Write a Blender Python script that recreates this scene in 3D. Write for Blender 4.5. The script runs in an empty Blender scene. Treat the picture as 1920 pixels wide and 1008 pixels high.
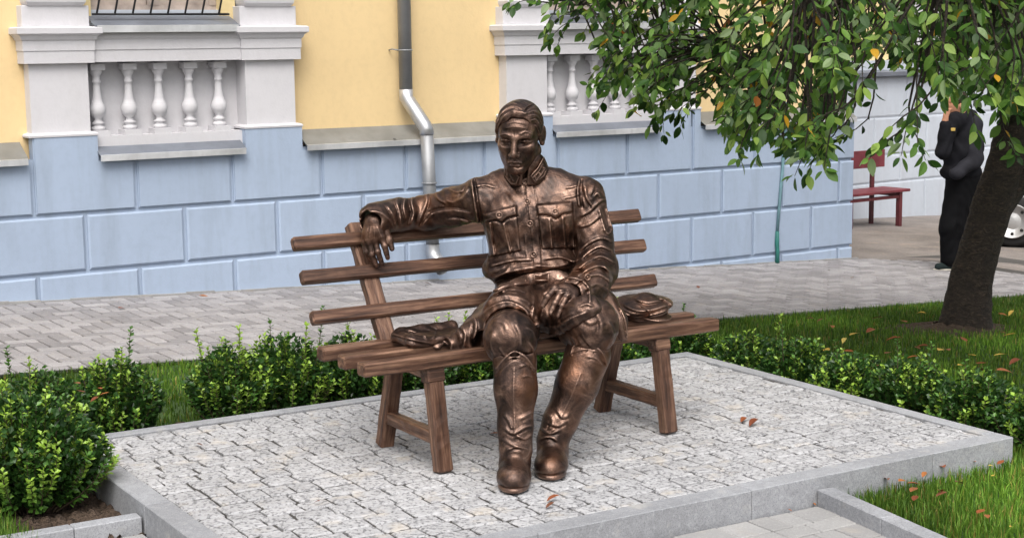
import bpy, bmesh, math, random
import numpy as np
from mathutils import Matrix, Vector
random.seed(7); RNG = np.random.default_rng(7)
scene = bpy.context.scene
COL = scene.collection

# ---------------------------------------------------------------- camera
F_PX, PITCH, ROLL, CAM_H = 2957.26, 0.14505466, 0.01041152, 1.75   # focal length for a 1920 px wide frame
YW, YP = 0.583587, 0.55147216                                       # heading of the house wall and of the platform
IMW, IMH = 1920, 1008
_cp, _sp = math.cos(PITCH), math.sin(PITCH)
_f = np.array([0, _cp, -_sp]); _d = np.array([0, -_sp, -_cp]); _r = np.array([1., 0, 0])
CR = math.cos(ROLL) * _r + math.sin(ROLL) * _d
CD = -math.sin(ROLL) * _r + math.cos(ROLL) * _d
CM = np.array([CR, CD, _f]); CAMP = np.array([0, 0, CAM_H])
cam_data = bpy.data.cameras.new('camera'); cam = bpy.data.objects.new('camera', cam_data); COL.objects.link(cam)
cam.matrix_world = Matrix(((CR[0], -CD[0], -_f[0], 0), (CR[1], -CD[1], -_f[1], 0), (CR[2], -CD[2], -_f[2], CAM_H), (0, 0, 0, 1)))
cam_data.sensor_fit = 'HORIZONTAL'; cam_data.sensor_width = 36.0; cam_data.lens = F_PX / IMW * 36.0
cam_data.clip_start = 0.1; cam_data.clip_end = 2000
scene.camera = cam

# ---------------------------------------------------------------- sky, sun, exposure (soft overcast daylight)
SUN_EL, SUN_AZ = math.radians(56), math.radians(180)      # azimuth measured from +Y towards +X: behind the camera, to the right
world = bpy.data.worlds.new('World'); scene.world = world; world.use_nodes = True
_wn = world.node_tree.nodes; _wl = world.node_tree.links
bg = _wn['Background']; sky = _wn.new('ShaderNodeTexSky'); sky.sky_type = 'NISHITA'; sky.sun_disc = False
sky.sun_elevation = SUN_EL; sky.sun_rotation = SUN_AZ; sky.air_density = 1.0; sky.dust_density = 6.0; sky.ozone_density = 1.0
_hs = _wn.new('ShaderNodeHueSaturation'); _hs.inputs['Saturation'].default_value = 0.35
_wl.new(sky.outputs[0], _hs.inputs['Color']); _wl.new(_hs.outputs[0], bg.inputs['Color']); bg.inputs['Strength'].default_value = 0.15
sun_data = bpy.data.lights.new('sun', 'SUN'); sun = bpy.data.objects.new('sun', sun_data); COL.objects.link(sun)
sun_data.energy = 1.3; sun_data.angle = math.radians(45); sun_data.color = (1.0, 0.96, 0.9)
_sd = Vector((math.sin(SUN_AZ) * math.cos(SUN_EL), math.cos(SUN_AZ) * math.cos(SUN_EL), math.sin(SUN_EL)))
sun.rotation_euler = _sd.to_track_quat('Z', 'Y').to_euler()
scene.view_settings.view_transform = 'Standard'; scene.view_settings.look = 'None'
scene.view_settings.gamma = 1.0; scene.view_settings.use_curve_mapping = False
scene.view_settings.exposure = 0.34
scene.render.engine = 'CYCLES'
scene.cycles.use_denoising = True
try: scene.cycles.denoiser = 'OPENIMAGEDENOISE'
except Exception: pass
scene.cycles.max_bounces = 5; scene.cycles.diffuse_bounces = 2; scene.cycles.glossy_bounces = 2
scene.cycles.transmission_bounces = 4; scene.cycles.transparent_max_bounces = 6
scene.cycles.caustics_reflective = False; scene.cycles.caustics_refractive = False

# ---------------------------------------------------------------- measuring helpers (photo pixel + distance -> point)
def ray(px, py):
    return np.array([(px - IMW / 2) / F_PX, (py - IMH / 2) / F_PX, 1.0]) @ CM
def at_y(px, py, y):
    r = ray(px, py); return CAMP + r * (y / r[1])
def at_z(px, py, z):
    r = ray(px, py); return CAMP + r * ((z - CAM_H) / r[2])
def to_px(P):
    q = (np.asarray(P, float) - CAMP) @ CM.T
    return np.stack([IMW / 2 + F_PX * q[..., 0] / q[..., 2], IMH / 2 + F_PX * q[..., 1] / q[..., 2]], -1)
P0 = np.array([-3.75262981, 11.4, 0.0])                    # origin of the wall frame: x along the wall, y into it
MW = Matrix.Translation(P0) @ Matrix.Rotation(YW, 4, 'Z')
MP = Matrix.Rotation(YP, 4, 'Z')                            # platform frame: x = along the bench, y = back
UWv = np.array([math.cos(YW), math.sin(YW), 0]); NWv = np.array([math.sin(YW), -math.cos(YW), 0])
def wall_st(P):
    d = np.asarray(P, float) - P0; return d @ UWv, d @ NWv
def pw(U, V, z=0.0):
    c, s = math.cos(YP), math.sin(YP); return np.array([U * c - V * s, U * s + V * c, z])
def walk_z(s): return -0.132 - 0.0476 * np.clip(s, -9, 22)
def ground_z(x, y):
    d0 = x - P0[0]; d1 = y - P0[1]
    s = d0 * UWv[0] + d1 * UWv[1]; t = d0 * NWv[0] + d1 * NWv[1]
    w = np.clip((7.2 - t) / (7.2 - 2.67), 0, 1)
    return -0.115 * (1 - w) + w * walk_z(s)

# ---------------------------------------------------------------- object helpers
def tag(o, label=None, cat=None, group=None, kind=None):
    if label: o['label'] = label
    if cat: o['category'] = cat
    if group: o['group'] = group
    if kind: o['kind'] = kind
    return o
def empty(name, loc=(0, 0, 0), rz=0.0, mat=None, **kw):
    o = bpy.data.objects.new(name, None); COL.objects.link(o); o.empty_display_size = 0.1
    if mat is not None: o.matrix_world = mat
    else: o.location = loc; o.rotation_euler = (0, 0, rz)
    return tag(o, **kw)
def link(name, me, mat=None, parent=None, matrix=None, **kw):
    o = bpy.data.objects.new(name, me); COL.objects.link(o)
    if mat is not None and len(me.materials) == 0: me.materials.append(mat)
    if parent is not None: o.parent = parent
    if matrix is not None: o.matrix_local = matrix
    return tag(o, **kw)
class MB:
    """collects shapes; mesh() makes ONE mesh"""
    def __init__(s): s.v = []; s.f = []; s.sm = []
    def add(s, vs, fs, smooth=False):
        n = len(s.v); s.v.extend([tuple(map(float, p)) for p in vs]); s.f.extend([tuple(i + n for i in f) for f in fs]); s.sm.extend([smooth] * len(fs)); return s
    def box(s, x0, x1, y0, y1, z0, z1):
        return s.add([(x0, y0, z0), (x1, y0, z0), (x1, y1, z0), (x0, y1, z0), (x0, y0, z1), (x1, y0, z1), (x1, y1, z1), (x0, y1, z1)],
                     [(0, 3, 2, 1), (4, 5, 6, 7), (0, 1, 5, 4), (1, 2, 6, 5), (2, 3, 7, 6), (3, 0, 4, 7)])
    def cbox(s, x0, x1, y0, y1, z0, z1, c, M=None):
        """box with every edge chamfered"""
        vs = []; idx = {}
        X = (x0, x1); Y = (y0, y1); Z = (z0, z1)
        for i in (0, 1):
            for j in (0, 1):
                for k in (0, 1):
                    sx, sy, sz = 1 - 2 * i, 1 - 2 * j, 1 - 2 * k
                    for a in range(3):
                        p = [X[i] + sx * c, Y[j] + sy * c, Z[k] + sz * c]; p[a] = (X[i], Y[j], Z[k])[a]
                        idx[i, j, k, a] = len(vs); vs.append(p)
        g = lambda i, j, k, a: idx[i, j, k, a]
        fs = []
        for i in (0, 1):
            q = [g(i, 0, 0, 0), g(i, 1, 0, 0), g(i, 1, 1, 0), g(i, 0, 1, 0)]; fs.append(q if i else q[::-1])
            q = [g(0, i, 0, 1), g(0, i, 1, 1), g(1, i, 1, 1), g(1, i, 0, 1)]; fs.append(q if i else q[::-1])
            q = [g(0, 0, i, 2), g(1, 0, i, 2), g(1, 1, i, 2), g(0, 1, i, 2)]; fs.append(q if i else q[::-1])
        for i in (0, 1):
            for j in (0, 1):
                q = [g(i, j, 0, 0), g(i, j, 1, 0), g(i, j, 1, 1), g(i, j, 0, 1)]; fs.append(q if (i == j) == False else q[::-1])
                q = [g(i, 0, j, 0), g(i, 1, j, 0), g(i, 1, j, 2), g(i, 0, j, 2)]; fs.append(q if (i == j) else q[::-1])
                q = [g(0, i, j, 1), g(1, i, j, 1), g(1, i, j, 2), g(0, i, j, 2)]; fs.append(q if (i == j) == False else q[::-1])
        for i in (0, 1):
            for j in (0, 1):
                for k in (0, 1):
                    t = [g(i, j, k, 0), g(i, j, k, 1), g(i, j, k, 2)]
                    fs.append(t if (i + j + k) % 2 else t[::-1])
        if M is not None: vs = [tuple(M @ Vector(p)) for p in vs]
        return s.add(vs, fs)
    def tube(s, pts, rad, n=8, cap=True, smooth=True):
        pts = [np.asarray(p, float) for p in pts]; m = len(pts)
        rad = rad if hasattr(rad, '__len__') else [rad] * m
        vs = []; fs = []; up = None
        for i, p in enumerate(pts):
            d = pts[min(i + 1, m - 1)] - pts[max(i - 1, 0)]; d = d / (np.linalg.norm(d) + 1e-12)
            if up is None:
                a = np.array([0, 0, 1.]) if abs(d[2]) < .9 else np.array([1., 0, 0]); up = np.cross(d, np.cross(a, d)); 
            up = up - d * (up @ d); up = up / (np.linalg.norm(up) + 1e-12); sd = np.cross(d, up)
            for k in range(n):
                a = 2 * math.pi * k / n; vs.append(p + rad[i] * (math.cos(a) * up + math.sin(a) * sd))
        for i in range(m - 1):
            for k in range(n): fs.append((i * n + k, i * n + (k + 1) % n, (i + 1) * n + (k + 1) % n, (i + 1) * n + k))
        if cap: fs.append(tuple(range(n))[::-1]); fs.append(tuple(range((m - 1) * n, m * n)))
        return s.add(vs, fs, smooth)
    def lathe(s, prof, n=16, c=(0, 0, 0), smooth=True):
        vs = []; fs = []; m = len(prof)
        for r, z in prof:
            for k in range(n): a = 2 * math.pi * k / n; vs.append((c[0] + r * math.cos(a), c[1] + r * math.sin(a), c[2] + z))
        for i in range(m - 1):
            for k in range(n): fs.append((i * n + k, i * n + (k + 1) % n, (i + 1) * n + (k + 1) % n, (i + 1) * n + k))
        fs.append(tuple(range(n))[::-1]); fs.append(tuple(range((m - 1) * n, m * n)))
        return s.add(vs, fs, smooth)
    def extrude(s, poly, x0, x1):
        """profile of (y, z) points extruded along x"""
        n = len(poly); vs = [(x0, y, z) for y, z in poly] + [(x1, y, z) for y, z in poly]
        fs = [tuple(range(n)), tuple(range(n, 2 * n))[::-1]] + [(i, i + n, (i + 1) % n + n, (i + 1) % n) for i in range(n)]
        return s.add(vs, fs)
    def mesh(s, name='m'):
        me = bpy.data.meshes.new(name); me.from_pydata(s.v, [], s.f); 
        if any(s.sm): me.polygons.foreach_set('use_smooth', s.sm)
        me.update(); return me
    def fixed(s, name='m'):
        me = s.mesh(name); bm = bmesh.new(); bm.from_mesh(me); bmesh.ops.recalc_face_normals(bm, faces=bm.faces); bm.to_mesh(me); bm.free(); return me
    def build(s, name, mat, parent=None, matrix=None, **kw):
        return link(name, s.fixed(name), mat, parent, matrix, **kw)
def np_mesh(name, V, Fq, smooth=False, attr=None):
    """fast mesh from arrays: V (n,3), Fq (m,k) faces of one size; attr: {name: per-vertex float or (n,4) colour}"""
    me = bpy.data.meshes.new(name); V = np.ascontiguousarray(V, dtype=np.float32); Fq = np.ascontiguousarray(Fq, dtype=np.int32)
    m, k = Fq.shape
    me.vertices.add(len(V)); me.vertices.foreach_set('co', V.ravel())
    me.loops.add(m * k); me.loops.foreach_set('vertex_index', Fq.ravel())
    me.polygons.add(m); me.polygons.foreach_set('loop_start', np.arange(0, m * k, k, dtype=np.int32))
    try: me.polygons.foreach_set('loop_total', np.full(m, k, dtype=np.int32))
    except Exception: pass
    me.polygons.foreach_set('use_smooth', np.full(m, smooth, dtype=bool))
    for nm, a in (attr or {}).items():
        a = np.asarray(a, dtype=np.float32)
        if a.ndim == 1:
            at = me.attributes.new(nm, 'FLOAT', 'POINT'); at.data.foreach_set('value', a)
        else:
            at = me.attributes.new(nm, 'FLOAT_COLOR', 'POINT'); at.data.foreach_set('color', np.ascontiguousarray(a).ravel())
    me.update(calc_edges=True); me.validate(); return me

# ---------------------------------------------------------------- materials
def new_mat(name):
    m = bpy.data.materials.new(name); m.use_nodes = True; nt = m.node_tree; b = nt.nodes['Principled BSDF']; return m, nt, b
def nd(nt, typ, **kw):
    n = nt.nodes.new(typ)
    for k, v in kw.items():
        if k in n.inputs.keys(): n.inputs[k].default_value = v
        else: setattr(n, k, v)
    return n
def coord(nt, kind='pos', scale=(1, 1, 1)):
    if kind == 'pos': o = nd(nt, 'ShaderNodeNewGeometry').outputs['Position']
    else: o = nd(nt, 'ShaderNodeTexCoord').outputs['Object']
    mp = nd(nt, 'ShaderNodeMapping'); mp.inputs['Scale'].default_value = scale; nt.links.new(o, mp.inputs['Vector']); return mp.outputs[0]
def noise(nt, vec, scale, detail=5.0, rough=0.55, dist=0.0):
    n = nd(nt, 'ShaderNodeTexNoise'); n.inputs['Scale'].default_value = scale; n.inputs['Detail'].default_value = detail
    n.inputs['Roughness'].default_value = rough; n.inputs['Distortion'].default_value = dist; nt.links.new(vec, n.inputs['Vector']); return n.outputs['Fac']
def ramp(nt, fac, stops):
    r = nd(nt, 'ShaderNodeValToRGB'); e = r.color_ramp.elements
    while len(e) < len(stops): e.new(0.5)
    for q, (p, c) in zip(e, stops): q.position = p; q.color = (c[0], c[1], c[2], 1) if hasattr(c, '__len__') else (c, c, c, 1)
    nt.links.new(fac, r.inputs['Fac']); return r.outputs['Color']
def mix(nt, a, b, fac, mode='MIX'):
    m = nd(nt, 'ShaderNodeMix'); m.data_type = 'RGBA'; m.blend_type = mode
    for sock, val in ((m.inputs[6], a), (m.inputs[7], b), (m.inputs[0], fac)):
        if hasattr(val, 'is_linked'): nt.links.new(val, sock)
        elif hasattr(val, '__len__'): sock.default_value = (val[0], val[1], val[2], 1)
        else: sock.default_value = val
    return m.outputs[2]
def bump(nt, b, h, strength=0.3, dist=0.01):
    n = nd(nt, 'ShaderNodeBump'); n.inputs['Strength'].default_value = strength; n.inputs['Distance'].default_value = dist
    nt.links.new(h, n.inputs['Height']); nt.links.new(n.outputs[0], b.inputs['Normal'])
def math_(nt, op, a, b=0.0):
    n = nd(nt, 'ShaderNodeMath'); n.operation = op
    for i, v in enumerate((a, b)):
        if hasattr(v, 'is_linked'): nt.links.new(v, n.inputs[i])
        else: n.inputs[i].default_value = v
    return n.outputs[0]
def rnd(nt): return nd(nt, 'ShaderNodeObjectInfo').outputs['Random']
def mat_plaster(name, col, var=0.06, big=0.8, rough=0.85, dirt=(0.35, 0.32, 0.28), dirt_amt=0.12, bmp=0.12):
    m, nt, b = new_mat(name); v = coord(nt)
    a = noise(nt, v, big, 4); c = noise(nt, v, 18, 2)
    lo = tuple(x * (1 - var * 1.6) for x in col); hi = tuple(min(1, x * (1 + var * .6)) for x in col)
    c1 = ramp(nt, a, [(0.3, lo), (0.7, hi)])
    st = noise(nt, coord(nt, 'pos', (2.2, 2.2, .35)), 2.2, 4, .65)
    c2 = mix(nt, c1, dirt, math_(nt, 'MULTIPLY', ramp(nt, st, [(.47, 0), (.74, 1)]), dirt_amt))
    nt.links.new(mix(nt, c2, (0, 0, 0), math_(nt, 'MULTIPLY', ramp(nt, c, [(.45, 0), (.8, 1)]), .05)), b.inputs['Base Color'])
    b.inputs['Roughness'].default_value = rough; b.inputs['Specular IOR Level'].default_value = 0.25
    bump(nt, b, noise(nt, v, 55, 2, .6), bmp, .01); return m
M_BLUE = mat_plaster('blue_plaster', (0.40, 0.485, 0.62), .05, dirt=(.27, .32, .39), dirt_amt=.45)
M_YELL = mat_plaster('yellow_plaster', (0.86, 0.65, 0.355), .05, dirt=(.7, .52, .3), dirt_amt=.18)
M_WHITE = mat_plaster('white_plaster', (0.665, 0.655, 0.68), .03, dirt=(.52, .5, .48), dirt_amt=.18)
M_PALE = mat_plaster('pale_plaster', (0.58, 0.63, 0.70), .05, dirt=(.4, .4, .42), dirt_amt=.3)
M_PALEY = mat_plaster('pale_yellow_plaster', (0.85, 0.68, 0.36), .05)
def mat_metal(name, col, rough=.45, metallic=.7, streak=(.5, .5, .08)):
    m, nt, b = new_mat(name); v = coord(nt)
    a = noise(nt, v, 3.5, 6, .6); c = noise(nt, coord(nt, 'pos', streak), 30, 4)
    lo = tuple(x * .72 for x in col); hi = tuple(min(1, x * 1.12) for x in col)
    nt.links.new(mix(nt, ramp(nt, a, [(.3, lo), (.7, hi)]), tuple(x * .6 for x in col), math_(nt, 'MULTIPLY', ramp(nt, c, [(.5, 0), (.8, 1)]), .35)), b.inputs['Base Color'])
    b.inputs['Metallic'].default_value = metallic
    nt.links.new(ramp(nt, a, [(.2, rough - .12), (.8, rough + .15)]), b.inputs['Roughness']); return m
M_ZINC = mat_metal('galvanised_metal', (.34, .35, .365), .5, .45); M_ZINC2 = mat_metal('bright_galvanised', (.62, .63, .65), .4, .8)
M_LEDGE = mat_metal('ledge_sheet', (.22, .24, .28), .5, .3); M_LEDGEG = mat_metal('ledge_sheet_grey', (.25, .25, .235), .55, .2)
M_EDGE = mat_metal('sheet_edge', (.75, .76, .78), .4, .4)
def mat_stone(name, col, speck, sp_scale=260, var=.1, rough=.85, bmp=.4, per_obj=.12, bdist=.004, sand=None, mott=0.0):
    m, nt, b = new_mat(name); v = coord(nt)
    a = noise(nt, v, 2.2, 3); g = noise(nt, v, sp_scale, 2, .7); g2 = noise(nt, v, sp_scale * .35, 1, .6)
    lo = tuple(x * (1 - var) for x in col); hi = tuple(min(1, x * (1 + var)) for x in col)
    c = ramp(nt, a, [(.3, lo), (.7, hi)])
    c = mix(nt, c, speck, math_(nt, 'MULTIPLY', ramp(nt, g, [(.50, 0), (.62, 1)]), .62))
    c = mix(nt, c, tuple(min(1, x * 1.25) for x in col), math_(nt, 'MULTIPLY', ramp(nt, g2, [(.55, 0), (.7, 1)]), .5))
    if mott:
        mo = noise(nt, v, 17, 4, .7, 1.2); c = mix(nt, c, tuple(x * .55 for x in col), math_(nt, 'MULTIPLY', ramp(nt, mo, [(.42, 0), (.68, 1)]), mott))
    r = math_(nt, 'FRACT', math_(nt, 'ADD', rnd(nt), nd(nt, 'ShaderNodeNewGeometry').outputs['Random Per Island'])); k = nd(nt, 'ShaderNodeMapRange'); nt.links.new(r, k.inputs[0]); k.inputs[3].default_value = 1 - per_obj; k.inputs[4].default_value = 1 + per_obj * .6
    hsv = nd(nt, 'ShaderNodeHueSaturation'); nt.links.new(k.outputs[0], hsv.inputs['Value']); nt.links.new(c, hsv.inputs['Color'])
    out = hsv.outputs[0]
    if sand is not None:
        s = noise(nt, v, 5.5, 4, .65); out = mix(nt, out, sand, math_(nt, 'MULTIPLY', ramp(nt, s, [(.56, 0), (.72, 1)]), .6))
    nt.links.new(out, b.inputs['Base Color']); b.inputs['Roughness'].default_value = rough; b.inputs['Specular IOR Level'].default_value = .3
    h = math_(nt, 'ADD', g, math_(nt, 'MULTIPLY', g2, 1.5)); bump(nt, b, h, bmp, bdist); return m
M_COB = mat_stone('granite_cobble', (.445, .445, .455), (.055, .055, .06), 62, .07, sand=(.56, .50, .42), bmp=.9, bdist=.007, per_obj=.10)
M_FILL = mat_stone('joint_grit', (.085, .08, .074), (.08, .08, .08), 260, .2, bmp=.9, bdist=.006)
M_SLAB = mat_stone('grey_kerb_granite', (.37, .38, .40), (.18, .18, .20), 200, .16, rough=.7, bmp=.25, mott=.45, sand=(.50, .48, .45))
M_PAVER = mat_stone('concrete_paver', (.36, .355, .35), (.25, .25, .25), 300, .1, bmp=.3, sand=(.40, .36, .31))
M_BRICK = mat_stone('walkway_brick', (.335, .322, .327), (.19, .185, .185), 220, .1, bmp=.3, per_obj=.26, sand=(.36, .335, .31))
M_JOINT = mat_stone('dark_joint', (.10, .095, .09), (.04, .04, .04), 150, .2)
M_ASPH = mat_stone('asphalt_dirt', (.27, .24, .22), (.12, .11, .11), 90, .25, sand=(.38, .31, .25))
M_SOIL = mat_stone('soil', (.075, .052, .038), (.02, .015, .01), 60, .35, bmp=1.0, bdist=.02, sand=(.13, .09, .06))
def mat_paint(name, col, rough=.5, var=.12, metallic=0.0, bmp=.05):
    m, nt, b = new_mat(name); v = coord(nt); a = noise(nt, v, 6, 5)
    nt.links.new(ramp(nt, a, [(.3, tuple(x * (1 - var) for x in col)), (.7, tuple(min(1, x * (1 + var)) for x in col))]), b.inputs['Base Color'])
    b.inputs['Roughness'].default_value = rough; b.inputs['Metallic'].default_value = metallic; bump(nt, b, noise(nt, v, 70, 4), bmp, .004); return m
# ================================================================ THE SETTING
# ---------------------------------------------------------------- ground sheet (asphalt yard, reaches the horizon)
def sheet(name, s0, s1, t0, t1, ns, nt_, mat, zf, dz=0.0, rough=0.0, **kw):
    S = np.linspace(s0, s1, ns); T = np.linspace(t0, t1, nt_); A, B = np.meshgrid(S, T, indexing='ij')
    X = P0[0] + A * UWv[0] + B * NWv[0]; Y = P0[1] + A * UWv[1] + B * NWv[1]
    Z = zf(X, Y) + dz + (RNG.normal(0, rough, X.shape) if rough else 0)
    V = np.stack([X, Y, Z], -1).reshape(-1, 3); i = np.arange(ns * nt_).reshape(ns, nt_)
    Fq = np.stack([i[:-1, :-1], i[:-1, 1:], i[1:, 1:], i[1:, :-1]], -1).reshape(-1, 4)
    return link(name, np_mesh(name, V, Fq, True), mat, **kw)
def far_ground(X, Y):
    s, t = (X - P0[0]) * UWv[0] + (Y - P0[1]) * UWv[1], (X - P0[0]) * NWv[0] + (Y - P0[1]) * NWv[1]
    return np.where(t < 2.67, walk_z(s), ground_z(X, Y))
def ground_lo(X, Y): return far_ground(X, Y) - 0.10
sheet('ground', -300, 300, -300, 300, 301, 301, M_ASPH, ground_lo, kind='structure')
# asphalt yard beyond the house corner
yard = sheet('yard', 8.76, 40, -30, 0.9, 90, 90, M_ASPH, far_ground, -0.012, 0.003, kind='structure')
yard2 = sheet('yard', 9.7, 40, 0.9, 12, 60, 30, M_ASPH, far_ground, -0.014, 0.003, kind='structure')

# ---------------------------------------------------------------- brick walkway along the house (tilted with the street)
slope = math.atan(0.0476)
WALK = empty('walkway', mat=MW @ Matrix.Translation((0, 0, -0.132)) @ Matrix.Rotation(slope, 4, 'Y'), kind='structure')
MB().add([(-6, -2.66, -.012), (10.6, -2.66, -.012), (10.6, 0.0, -.012), (-6, 0.0, -.018)], [(0, 1, 2, 3)]).build('joint_bed', M_JOINT, WALK)
bricks = []
bw, bl = 0.105, 0.21
def herring():
    # herringbone of two-by-one bricks, clipped to the walkway
    n = 100
    for j in range(-4, 30):
        for k in range(-40, 60):
            x = k * 4 * bw + (j % 4) * bw - 6 ; y = -2.66 + j * bw
            bricks.append((x, x + bl, y, y + bw))                       # lying along the wall
            x2 = x + 3 * bw; 
            bricks.append((x2, x2 + bw, y, y + bl))                     # standing across (two rows high)
herring()
def walk_end(y):      # rounded far end of the walkway where the yard begins
    t = -y; return 8.80 + 0.75 * math.sin(min(max(t, 0), .9) / .9 * math.pi * .55) if t < .95 else 9.35 + 0.05 * t
seen = []; rest = MB()
for (x0, x1, y0, y1) in bricks:
    y0c, y1c = max(y0, -2.655), min(y1, -0.0)
    if y1c - y0c < .02 or x1 < -5.5: continue
    x1c = min(x1, walk_end((y0 + y1) / 2)); 
    if x1c - x0 < .02: continue
    seen.append((x0, x1c, y0c, y1c))
_mw = np.array(MW); 
def brick_px(b):
    c = MW @ Vector(((b[0] + b[1]) / 2, (b[2] + b[3]) / 2, walk_z((b[0] + b[1]) / 2))); return c, to_px(np.array(c))
scored = []
for b in seen:
    c, p = brick_px(b); inside = -20 < p[0] < 1940 and p[1] < 720 and not (640 < p[0] < 1150 and p[1] < 640)
    full = (b[1] - b[0]) * (b[3] - b[2]) > .9 * bw * bl
    scored.append(((0 if (inside and full) else 100) + c.length, b))
scored.sort(key=lambda q: q[0])
g = .0075; th = .03
me_bl = MB().cbox(-bl / 2 + g, bl / 2 - g, -bw / 2 + g, bw / 2 - g, -th, 0, .006).fixed('walk_brick'); me_bl.materials.append(M_BRICK)
for n_, (d_, b) in enumerate(scored):
    cx, cy = (b[0] + b[1]) / 2, (b[2] + b[3]) / 2; dz = random.uniform(-.003, .002)
    if n_ < 300:
        rot = 0 if (b[1] - b[0]) > (b[3] - b[2]) else math.pi / 2
        m4 = Matrix.Translation((cx, cy, dz)) @ Matrix.Rotation(rot + random.uniform(-.008, .008), 4, 'Z') @ Matrix.Rotation(random.uniform(-.012, .012), 4, 'X')
        link('brick', me_bl, None, WALK, m4)
    else: rest.cbox(b[0] + g, b[1] - g, b[2] + g, b[3] - g, -th, dz, .006)
rest.build('brick_field', M_BRICK, WALK, kind='stuff')
# thin mortar fillet where the walkway meets the house
mf = MB(); 
for i in range(60):
    a = -5 + i * .23; 
    mf.box(a, a + .23, -.012 - random.random() * .02, .0, -.01, .006 + random.random() * .012)
mf.build('mortar_strip', M_PAVER, WALK)

# ---------------------------------------------------------------- platform of granite cobbles edged with sawn slabs
PU0, PU1, PV0, PV1 = 1.855, 5.395, 4.585, 6.90
PLAT = empty('stone_platform', mat=MP @ Matrix.Translation((PU0, PV0, -.13)), label='low raised platform of pale granite cobbles with grey slab edging under the bench', cat='platform')
def plat_local(U, V, z=0.): return (U - PU0, V - PV0, z + .13)
sw = 0.105
def slab(u0, u1, v0, v1, dz=0.):
    a = plat_local(u0, v0); b_ = plat_local(u1, v1)
    MB().cbox(a[0] + .0012, b_[0] - .0012, a[1] + .0012, b_[1] - .0012, -.09, .13 + dz, .003).build('kerb_slab', M_SLAB, PLAT)
for a, b_ in ((PU0, 2.02), (2.02, 2.92), (2.92, 3.91), (3.91, 4.90), (4.90, PU1)): slab(a, b_, PV0, PV0 + sw, random.uniform(-.001, .001))
for a, b_ in ((PU0, 2.75), (2.75, 3.7), (3.7, 4.6), (4.6, PU1)): slab(a, b_, PV1 - sw * .74, PV1, random.uniform(-.001, .001))
for a, b_ in ((PV0 + sw, 5.1), (5.1, 5.72), (5.72, 6.3), (6.3, PV1 - sw * .74)): slab(PU0, PU0 + sw, a, b_); 
for a, b_ in ((PV0 + sw, 5.45), (5.45, 6.2), (6.2, PV1 - sw * .74)): slab(PU1 - sw * .74, PU1, a, b_)
# cobbles: slightly wandering rows of unequal setts
cob = []
v = PV0 + sw + .002; row = 0
while v < PV1 - sw * .74 - .02:
    h = random.uniform(.095, .13); u_ = PU0 + sw + .002 - random.uniform(0, .06)
    v2 = min(v + h, PV1 - sw * .74 - .003)
    while u_ < PU1 - sw * .74 - .01:
        w_ = random.uniform(.10, .18); a = max(u_, PU0 + sw + .002); b_ = min(u_ + w_, PU1 - sw * .74 - .003)
        if b_ - a > .03: cob.append((a, b_, v, v2, row))
        u_ += w_
    v += h; row += 1
def cobble_shape(w_, h_, rr):
    """sett with chipped outline and a rough pillowed top"""
    n = 16; g_ = .0036; hw, hh = w_ / 2 - g_, h_ / 2 - g_; out = []
    for sx, sy, ex, ey in ((-1, -1, 1, -1), (1, -1, 1, 1), (1, 1, -1, 1), (-1, 1, -1, -1)):
        for q in (.045, .35, .65, .955):
            j = 1 - abs(rr.gauss(0, .028)); out.append(((sx + (ex - sx) * q) * hw * j, (sy + (ey - sy) * q) * hh * j))
    vs = [(x, y, -.05) for x, y in out] + [(x, y, -.005 + rr.uniform(-.002, .002)) for x, y in out] + [(x * .86, y * .86, rr.uniform(-.0004, .0004)) for x, y in out]
    fs = [(k, (k + 1) % n, n + (k + 1) % n, n + k) for k in range(n)] + [(n + k, n + (k + 1) % n, 2 * n + (k + 1) % n, 2 * n + k) for k in range(n)] + [tuple(2 * n + k for k in range(n))]
    return vs, fs
rr = random.Random(3); unit = []
for k in range(14):
    vs, fs = cobble_shape(.12, .11, rr); me = MB().add(vs, fs, False).fixed('cobble'); me.materials.append(M_COB); unit.append(me)
cob.sort(key=lambda c: np.linalg.norm(pw((c[0] + c[1]) / 2, (c[2] + c[3]) / 2)))
restc = MB(); nvis = 0
for (a, b_, v, v2, row) in cob:
    wig = .012 * math.sin(a * 2.1 + row) ; cx, cy, cz = plat_local((a + b_) / 2, (v + v2) / 2 + wig * .5, -.004)
    m4 = Matrix.Translation((cx, cy, cz)) @ Matrix.Rotation(random.uniform(-.05, .05) + random.choice((0, math.pi)), 4, 'Z') @ Matrix.Rotation(random.uniform(-.02, .02), 4, 'X') @ Matrix.Rotation(random.uniform(-.02, .02), 4, 'Y')
    px = to_px(pw((a + b_) / 2, (v + v2) / 2)); vis = -20 < px[0] < 1940 and px[1] < 1020
    if vis and nvis < 300:
        nvis += 1
        link('cobble', rr.choice(unit), None, PLAT, m4 @ Matrix.Diagonal(((b_ - a) / .12, (v2 - v) / .11, 1, 1)))
    else:
        vs, fs = cobble_shape(b_ - a, v2 - v, rr); restc.add([tuple(m4 @ Vector(p)) for p in vs], fs)
restc.build('cobble_field', M_COB, PLAT, kind='stuff')
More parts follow.
